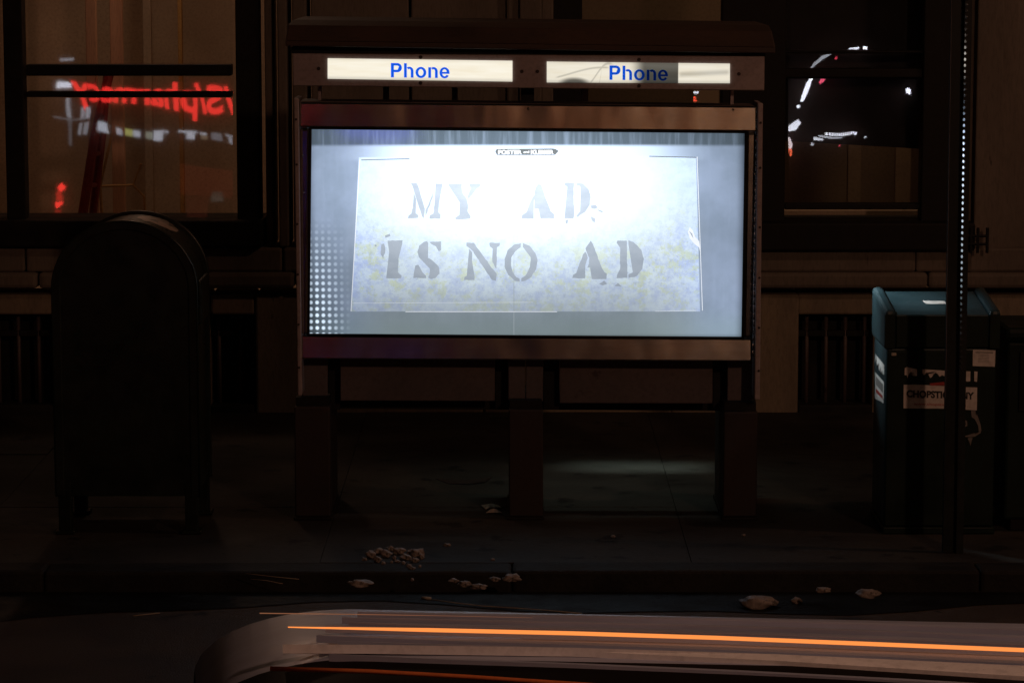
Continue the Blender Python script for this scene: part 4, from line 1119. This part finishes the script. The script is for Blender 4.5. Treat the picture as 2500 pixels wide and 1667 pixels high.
# ------------------------------------------------------------------ perforated sign post
SY = 11.62
base_p = G(2333, 1330, 0.0)
post = thing('sign_post', (P(2335, 1320, SY).x, SY, 0), 'tall dark steel post with a row of bright punched holes', 'post')
pb, pt_ = P(2327, 1325, SY), P(2349, -60, SY)
ztop_p = pt_.z + 0.5
def pxx(z): return pb.x + (pt_.x - pb.x) * (z - pb.z) / (pt_.z - pb.z)
w = 0.0365
m = MB()
def leaning(x_off0, x_off1, ya, yb):
    z0, z1 = 0.0, ztop_p
    m.hexa([(pxx(z1) + x_off0, ya, z1), (pxx(z1) + x_off1, ya, z1), (pxx(z0) + x_off1, ya, z0), (pxx(z0) + x_off0, ya, z0)],
           [(pxx(z1) + x_off0, yb, z1), (pxx(z1) + x_off1, yb, z1), (pxx(z0) + x_off1, yb, z0), (pxx(z0) + x_off0, yb, z0)])
leaning(-w, -w + 0.004, SY + 0.019, SY + 0.052)
leaning(-w + 0.0035, w - 0.0205, SY + 0.030, SY + 0.036)
leaning(w - 0.024, w - 0.020, SY + 0.0, SY + 0.0305)
leaning(w - 0.0203, w + 0.004, SY - 0.0005, SY + 0.004)
m.build('channel', M['post'], post)
m = MB()
z = 0.74
nrm = Vector((-0.86, -0.51, 0)); sid = Vector((-0.51, 0.86, 0))
while z < 2.2:
    c = Vector((pxx(z) + 0.0145, SY - 0.0115, z)); r_ = 0.0062
    ring = [c + sid * (r_ * math.cos(2 * math.pi * k / 8)) + Vector((0, 0, r_ * math.sin(2 * math.pi * k / 8))) for k in range(8)]
    m.add(ring + [p - nrm * 0.006 for p in ring], [tuple(range(8))] + [(k, (k + 1) % 8, 8 + (k + 1) % 8, 8 + k) for k in range(8)] + [tuple(range(8, 16))])
    z += 0.0232
tag(m.build('glint_discs', M['glint_steel'], post), kind='stuff')  # discs tilted to mirror the panel, in place of glints on hole edges
m = MB()
z0_, z1_ = 0.62, 2.3
m.hexa([(pxx(z1_) - w - 0.0006, SY + 0.0175, z1_), (pxx(z1_) - w + 0.0012, SY + 0.0175, z1_), (pxx(z0_) - w + 0.0012, SY + 0.0175, z0_), (pxx(z0_) - w - 0.0006, SY + 0.0175, z0_)],
       [(pxx(z1_) - w - 0.0006, SY + 0.022, z1_), (pxx(z1_) - w + 0.0012, SY + 0.022, z1_), (pxx(z0_) - w + 0.0012, SY + 0.022, z0_), (pxx(z0_) - w - 0.0006, SY + 0.022, z0_)])
m.build('lit_edge', M['kiosk_low'], post)  # pale strip painting the panel's light along the post's left edge

# ------------------------------------------------------------------ dirty snow, scraps and straws by the kerb
def lump(px, py, wpx, hpx, z0, label, group=None, mat='snow', name='snow_clod', seed=0, flat_=1.0, rough=0.23, sub=3):
    """uneven clod whose foot is at a pixel, of the width and height it shows"""
    c = G(px, py, z0); k = c.y / F
    rx, rz = wpx * k / 2, hpx * k / 2
    bm = bmesh.new(); bmesh.ops.create_icosphere(bm, subdivisions=sub, radius=1.0)
    rnd = random.Random(seed * 17 + int(px))
    ph = [rnd.uniform(0, 6.28) for _ in range(9)]
    for v in bm.verts:
        p = v.co
        d = 1 + rough * (math.sin(p.x * 3.1 + ph[0]) * math.sin(p.y * 2.7 + ph[1]) + 0.6 * math.sin(p.z * 5.3 + ph[2] + p.x * 4) + 0.45 * math.sin(p.x * 9 + ph[3]) * math.sin(p.z * 8 + ph[4]) + 0.3 * math.sin(p.y * 14 + ph[5] + p.x * 11))
        q = p * d
        v.co = Vector((q.x * rx, q.y * (rx + rz) * 0.45 * flat_, max(q.z, -0.85) * rz))
    me = bpy.data.meshes.new(name); bm.to_mesh(me); bm.free(); me.materials.append(M[mat])
    for p in me.polygons: p.use_smooth = (sub > 2)
    o = bpy.data.objects.new(name, me); COL.objects.link(o)
    o.location = (c.x, c.y, z0 + rz * 0.82)
    return tag(o, label, 'snow' if mat == 'snow' else 'litter', group)
heap = [(905, 1362, 30, 22), (925, 1352, 26, 20), (922, 1372, 24, 18), (943, 1360, 26, 22), (952, 1345, 22, 18), (962, 1366, 18, 14), (975, 1352, 28, 26), (990, 1366, 24, 20),
        (1003, 1354, 26, 22), (1012, 1372, 16, 14), (1020, 1358, 28, 24), (1030, 1364, 20, 18), (998, 1384, 16, 13), (1006, 1390, 14, 11), (1025, 1386, 11, 9), (985, 1378, 13, 10),
        (890, 1368, 14, 10), (936, 1378, 15, 11), (956, 1374, 12, 9), (970, 1372, 12, 9)]
rh = random.Random(21)
for i, (x, y, w_, h_) in enumerate(heap):
    kx = rh.uniform(0.6, 1.25); w_, h_ = w_ * kx, h_ * rh.uniform(0.7, 1.1)
    lump(x, y, w_, h_, 0.0, 'pale frozen clod in the crumbled heap of dirty snow on the sidewalk', 'clods of the snow heap', seed=i)
singles = [(878, 1432, 58, 20, 'broad low cake of grey slush on the kerb below the snow heap'),
           (1108, 1421, 26, 11, 'small flat slush crumb starting the row right of the heap'),
           (1135, 1431, 34, 16, 'knobbly slush clod second in the row on the kerb'),
           (1170, 1437, 40, 14, 'elongated pinkish slush clod beside the knobbly one on the kerb'),
           (1208, 1418, 28, 12, 'low slush crumb just left of the long pale clod'),
           (1250, 1418, 48, 20, 'long pale clod of ice at the right end of the kerb row')]
for i, (x, y, w_, h_, lb) in enumerate(singles):
    lump(x, y, w_, h_, 0.006, lb, 'clods of slush along the kerb', seed=40 + i)
right = [(1852, 1484, 92, 36, 'largest rounded block of dirty snow in the gutter'),
         (1945, 1474, 24, 20, 'small pale crumb of ice right of the largest snow block'),
         (2010, 1446, 36, 16, 'brown lump of slush between the ice crumb and the long block'),
         (2120, 1458, 64, 24, 'long brown block of slush rightmost along the kerb')]
for i, (x, y, w_, h_, lb) in enumerate(right):
    lump(x, y, w_, h_, ROAD_Z if y > 1470 else 0.0, lb, 'clods of slush along the kerb', seed=60 + i, rough=0.16)
for i, (x, y, w_, h_, lb) in enumerate([(1092, 1333, 16, 9, 'lone crumb of snow right of the heap on the dark sidewalk'), (1203, 1368, 11, 7, 'tiny crumb of snow right of the heap nearer the kerb'),
                                        (1007, 1418, 8, 9, 'pea sized bright crumb at the kerb edge below the heap'), (1815, 1308, 9, 6, 'bright crumb alone on the sidewalk right of the kiosk'),
                                        (1497, 1312, 12, 8, 'dull crumb on the sidewalk below the bright floor patch')]):
    lump(x, y, w_, h_, 0.0, lb, None, seed=80 + i)
# crumpled paper
def scrap(pts, z0, label, name='paper_scrap', mat='paper', lift=0.012):
    m = MB()
    n = len(pts)
    top = [G(x, y, z0) + Vector((0, 0, lift * (0.4 + 0.6 * random.random()))) for x, y in pts]
    c = sum(top, Vector()) / n + Vector((0, 0, lift))
    vs = [c] + top
    m.add(vs + [p - Vector((0, 0, 0.001)) for p in vs], [(0, i + 1, (i + 1) % n + 1) for i in range(n)] + [(n + 1, n + 1 + (i + 1) % n + 1, n + 1 + i + 1) for i in range(n)] +
          [(i + 1, n + 1 + i + 1, n + 1 + (i + 1) % n + 1, (i + 1) % n + 1) for i in range(n)])
    return tag(m.build(name, M[mat]), label, 'litter')
scrap([(1174, 1236), (1192, 1234), (1215, 1238), (1224, 1243), (1200, 1243), (1186, 1246)], 0.0, 'crumpled strip of paper on the sidewalk left of the middle pedestal')
scrap([(1186, 1256), (1198, 1248), (1215, 1249), (1226, 1256), (1205, 1254)], 0.0, 'second paper strip lying just below the first')
scrap([(1064, 1170), (1100, 1177), (1150, 1178), (1190, 1170), (1202, 1166), (1185, 1179), (1140, 1184), (1095, 1182)], 0.0, 'thin crescent of pale cardboard on the sidewalk under the kiosk', 'cardboard_strip', 'pedestal', 0.006)
# straws and a wire
def straw(pts, z0, r, label, mat='twig', name='straw', cat='litter', group=None):
    m = MB(); m.tube([G(x, y, z0) + Vector((0, 0, r + 0.003)) for x, y in pts], r, 6)
    return tag(m.build(name, M[mat], smooth=True), label, cat, group)
straw([(598, 1402), (628, 1405), (660, 1409), (730, 1416)], 0.006, 0.0014, 'upper of two long pale straws across the kerb left of the slush')
straw([(612, 1416), (650, 1419), (690, 1427)], 0.006, 0.0014, 'lower of two long pale straws across the kerb left of the slush')
straw([(1040, 1464), (1110, 1474), (1180, 1482), (1260, 1487), (1330, 1492), (1420, 1500)], ROAD_Z, 0.0022, 'thin brown wire lying in the gutter behind the passing car', 'twig', 'wire')
straw([(325, 1506), (350, 1503), (390, 1499)], ROAD_Z, 0.0022, 'pale twig in the dark gutter below the mailbox', 'twig', 'twig')
straw([(1030, 1464), (1052, 1466)], ROAD_Z, 0.006, 'short cigarette end in the gutter at the left end of the wire', 'paper', 'cigarette_end')

# ------------------------------------------------------------------ the passing car, low at the bottom of the picture
ZR = 1.45
c0 = G(520, 1452, ZR)
YAW = math.radians(-5.6)
car = thing('car', (c0.x + 1.9, c0.y - 0.6, ROAD_Z), 'silver grey passing car along the bottom edge with a glowing orange light line', 'car')
EU = Vector((math.cos(YAW), math.sin(YAW), 0)); EV = Vector((math.sin(YAW), -math.cos(YAW), 0))
def C(u, v, z): return Vector((c0.x, c0.y, 0)) + EU * u + EV * v + Vector((0, 0, z))
VC = 0.56                                    # centre line of the car, from the far roof edge
def section(u, hb, zb0, zbelt, hr, zroof, crown):
    """half sections mirrored: sill, flank, belt, roof edge, roof crown"""
    pts = []
    prof = [(hb * 0.92, zb0), (hb * 0.99, zb0 + 0.12), (hb, (zb0 + zbelt) / 2), (hb * 0.975, zbelt - 0.05), (hb * 0.95, zbelt), (hr + 0.03, zroof - 0.07), (hr, zroof - 0.028), (hr - 0.05, zroof - 0.006), (hr * 0.336, zroof + crown * 0.7), (0, zroof + crown)]
    for h, z in prof: pts.append((VC - h, z))
    for h, z in prof[-2::-1]: pts.append((VC + h, z))
    return [C(u + (0.22 * min(max(v, 0.0), 2 * VC - max(v, 0.0)) if u < 0.3 else 0.0), v, z) for v, z in pts]
st_ = [(-0.10, 0.80, 0.30, 0.86, 0.60, 0.92, 0.0), (-0.055, 0.84, 0.22, 0.93, 0.575, 1.10, 0.0)]
RA, RB = 0.24, 0.10                          # long soft roll-over at the back of the roof
for ph_ in (84, 72, 60, 50, 41, 33, 26, 20, 14, 8, 3):
    f_ = math.radians(ph_)
    st_.append((RA - RA * math.sin(f_) - 0.03, 0.86, 0.20, 0.94, 0.565, ZR - RB * (1 - math.cos(f_)), 0.003))
st_ += [(0.40, 0.87, 0.19, 0.94, 0.565, ZR, 0.005),
       (0.90, 0.88, 0.19, 0.94, 0.565, ZR, 0.008), (1.40, 0.88, 0.19, 0.93, 0.565, ZR, 0.006), (1.75, 0.88, 0.19, 0.93, 0.56, ZR - 0.02, 0.0), (2.05, 0.88, 0.19, 0.93, 0.58, ZR - 0.16, 0.0),
       (2.62, 0.88, 0.19, 0.92, 0.72, 0.99, 0.0), (3.3, 0.87, 0.2, 0.86, 0.68, 0.90, 0.01), (3.75, 0.83, 0.22, 0.76, 0.62, 0.79, 0.01), (3.95, 0.76, 0.30, 0.62, 0.55, 0.64, 0.0)]
m = MB()
rings = [section(*s) for s in st_]
n = len(rings[0])
vs = [p for r in rings for p in r]
body_f, glass_f = [], []
for i in range(len(rings) - 1):
    for k in range(n - 1):
        q = (i * n + k, i * n + k + 1, (i + 1) * n + k + 1, (i + 1) * n + k)
        side = k in (4, n - 6)
        wind = 5 <= k <= n - 7
        (glass_f if (k in (8, 9) and i < 20) or (k > 9 and i < 14) or (side and 2 <= i <= 17) or (wind and i in (1, 17)) else body_f).append(q)
    body_f.append((i * n + n - 1, i * n, (i + 1) * n, (i + 1) * n + n - 1))
m.add(vs, body_f, 0); m.add(vs, glass_f, 1)
m.f += [tuple(range(n)), tuple(range((len(rings) - 1) * n, len(rings) * n))]; m.mi += [0, 0]
bm_o = m.build('body', [M['car_paint'], M['car_glass']], car, smooth=True)
em = bm_o.modifiers.new('edges', 'EDGE_SPLIT'); em.split_angle = math.radians(38)
def car_line(name, pts, r, mat, zoff, seg=8):
    mm = MB()
    path = []
    for x, y in pts:
        path.append(G(x, y, ZR + zoff))
    mm.tube(path, r, seg); return mm.build(name, mat, car, smooth=True)
amber = glow('amber_trail', (1.0, 0.285, 0.065), 1.12)
car_line('lamp_trail', [(703, 1530), (1050, 1537), (1400, 1545), (1750, 1556), (2100, 1570), (2500, 1586), (2700, 1594)], [0.0008] + [0.0028] * 6, amber, 0.012)  # fixed glowing tube drawn along the streak of a moving lamp
car_line('lamp_trail', [(634, 1496), (900, 1499), (1100, 1502.5), (1300, 1507)], [0.0007, 0.0006, 0.0003, 0.0002], glow('amber_thin', (1.0, 0.40, 0.2), 0.22), 0.012)
def roof_strip(name, top, bot, mat, zt_=0.010, dz=0.006, fall=0.0):
    """a long flat piece on the roof, between two lines given by pixels"""
    mm = MB(); tp = [G(x, y, ZR + zt_) for x, y in top]; bt = [G(x, y, ZR + zt_ - fall) for x, y in bot]
    k = len(tp); dn = Vector((0, 0, -dz))
    mm.add(tp + bt + [p + dn for p in tp] + [p + dn for p in bt],
           [(i, i + 1, k + i + 1, k + i) for i in range(k - 1)] + [(k + i, k + i + 1, 3 * k + i + 1, 3 * k + i) for i in range(k - 1)] +
           [(i + 1, i, 2 * k + i, 2 * k + i + 1) for i in range(k - 1)] + [(0, k, 3 * k, 2 * k), (k - 1, 3 * k - 1, 4 * k - 1, 2 * k - 1)])
    return mm.build(name, mat, car)
roof_strip('white_streak', [(690, 1572), (900, 1573), (1400, 1580), (1900, 1596), (2500, 1624), (2800, 1640)], [(690, 1572.4), (900, 1577), (1400, 1588), (1900, 1612), (2500, 1650), (2800, 1670)], M['car_trim'], 0.016, 0.012, 0.005)  # white strip standing in for the bright lower streak of the light trail
for (ya, yb) in ((1489, 1492), (1502, 1504), (1513, 1518), (1522, 1523.5), (1546, 1551), (1558, 1560), (1589, 1592)):  # ribs added to draw the streaks of the moving car
    sl_ = 0.0 + (ya - 1480) * 0.00022
    curve = lambda x, y: y + (x - 640) * (0.013 + sl_) + max(0, x - 1300) ** 2 * 0.0000105
    xs_ = (770 + (ya * 37) % 130, 1080 + (ya * 37) % 90, 1200, 1400, 1800, 2200, 2500, 2800)
    roof_strip('streak_rib', [(x, curve(x, ya)) for x in xs_], [(x, (curve(x, yb) + (x - 640) * 0.001) if k_ else curve(x, ya) + 0.2) for k_, x in enumerate(xs_)], M['car_paint'], 0.0095, 0.010)
car_line('orange_streak', [(660, 1631), (900, 1638), (1150, 1652), (1450, 1672), (1700, 1690)], [0.003] * 5, M['streak_paint'], 0.016)  # painted line for the dim second streak of orange light
for u in (0.62, 3.05):
    for v in (VC - 0.80, VC + 0.62):
        c = C(u, v, 0.32 + ROAD_Z)
        mm = MB(); prof = [(0.17, 0.0), (0.30, 0.0), (0.315, 0.02), (0.315, 0.16), (0.30, 0.18), (0.17, 0.18)]
        seg = 24; vv = []; ff = []
        for k in range(seg):
            th = 2 * math.pi * k / seg
            for r, w_ in prof: vv.append(c + EU * (r * math.cos(th)) + Vector((0, 0, r * math.sin(th))) + EV * w_)
        for k in range(seg):
            for j in range(len(prof)):
                ff.append((k * 6 + j, k * 6 + (j + 1) % 6, ((k + 1) % seg) * 6 + (j + 1) % 6, ((k + 1) % seg) * 6 + j))
        mm.add(vv, ff); wh = mm.build('wheel', M['rubber'], car, smooth=True)
        mm = MB(); vv = [c + EV * (-0.008 if v < VC else 0.188)] + [c + EU * (0.2 * math.cos(2 * math.pi * k / seg)) + Vector((0, 0, 0.2 * math.sin(2 * math.pi * k / seg))) + EV * (0.01 if v < VC else 0.17) for k in range(seg)]
        mm.add(vv, [(0, 1 + k, 1 + (k + 1) % seg) for k in range(seg)]); mm.build('rim', M['car_trim'], wh)
for v in (VC - 0.66, VC + 0.50):
    mm = MB(); p = [C(-0.178, v, 0.62), C(-0.178, v + 0.16, 0.62), C(-0.178, v + 0.16, 0.80), C(-0.178, v, 0.80)]
    q = [a_ + EU * 0.05 for a_ in p]; mm.hexa(p, q); mm.build('tail_light', M['red_paint'], car, bevel=0.008)
    mm = MB(); p = [C(3.93, v, 0.52), C(3.93, v + 0.16, 0.52), C(3.93, v + 0.16, 0.62), C(3.93, v, 0.62)]
    q = [a_ + EU * 0.05 for a_ in p]; mm.hexa(p, q); mm.build('headlight', M['sticker'], car, bevel=0.008)
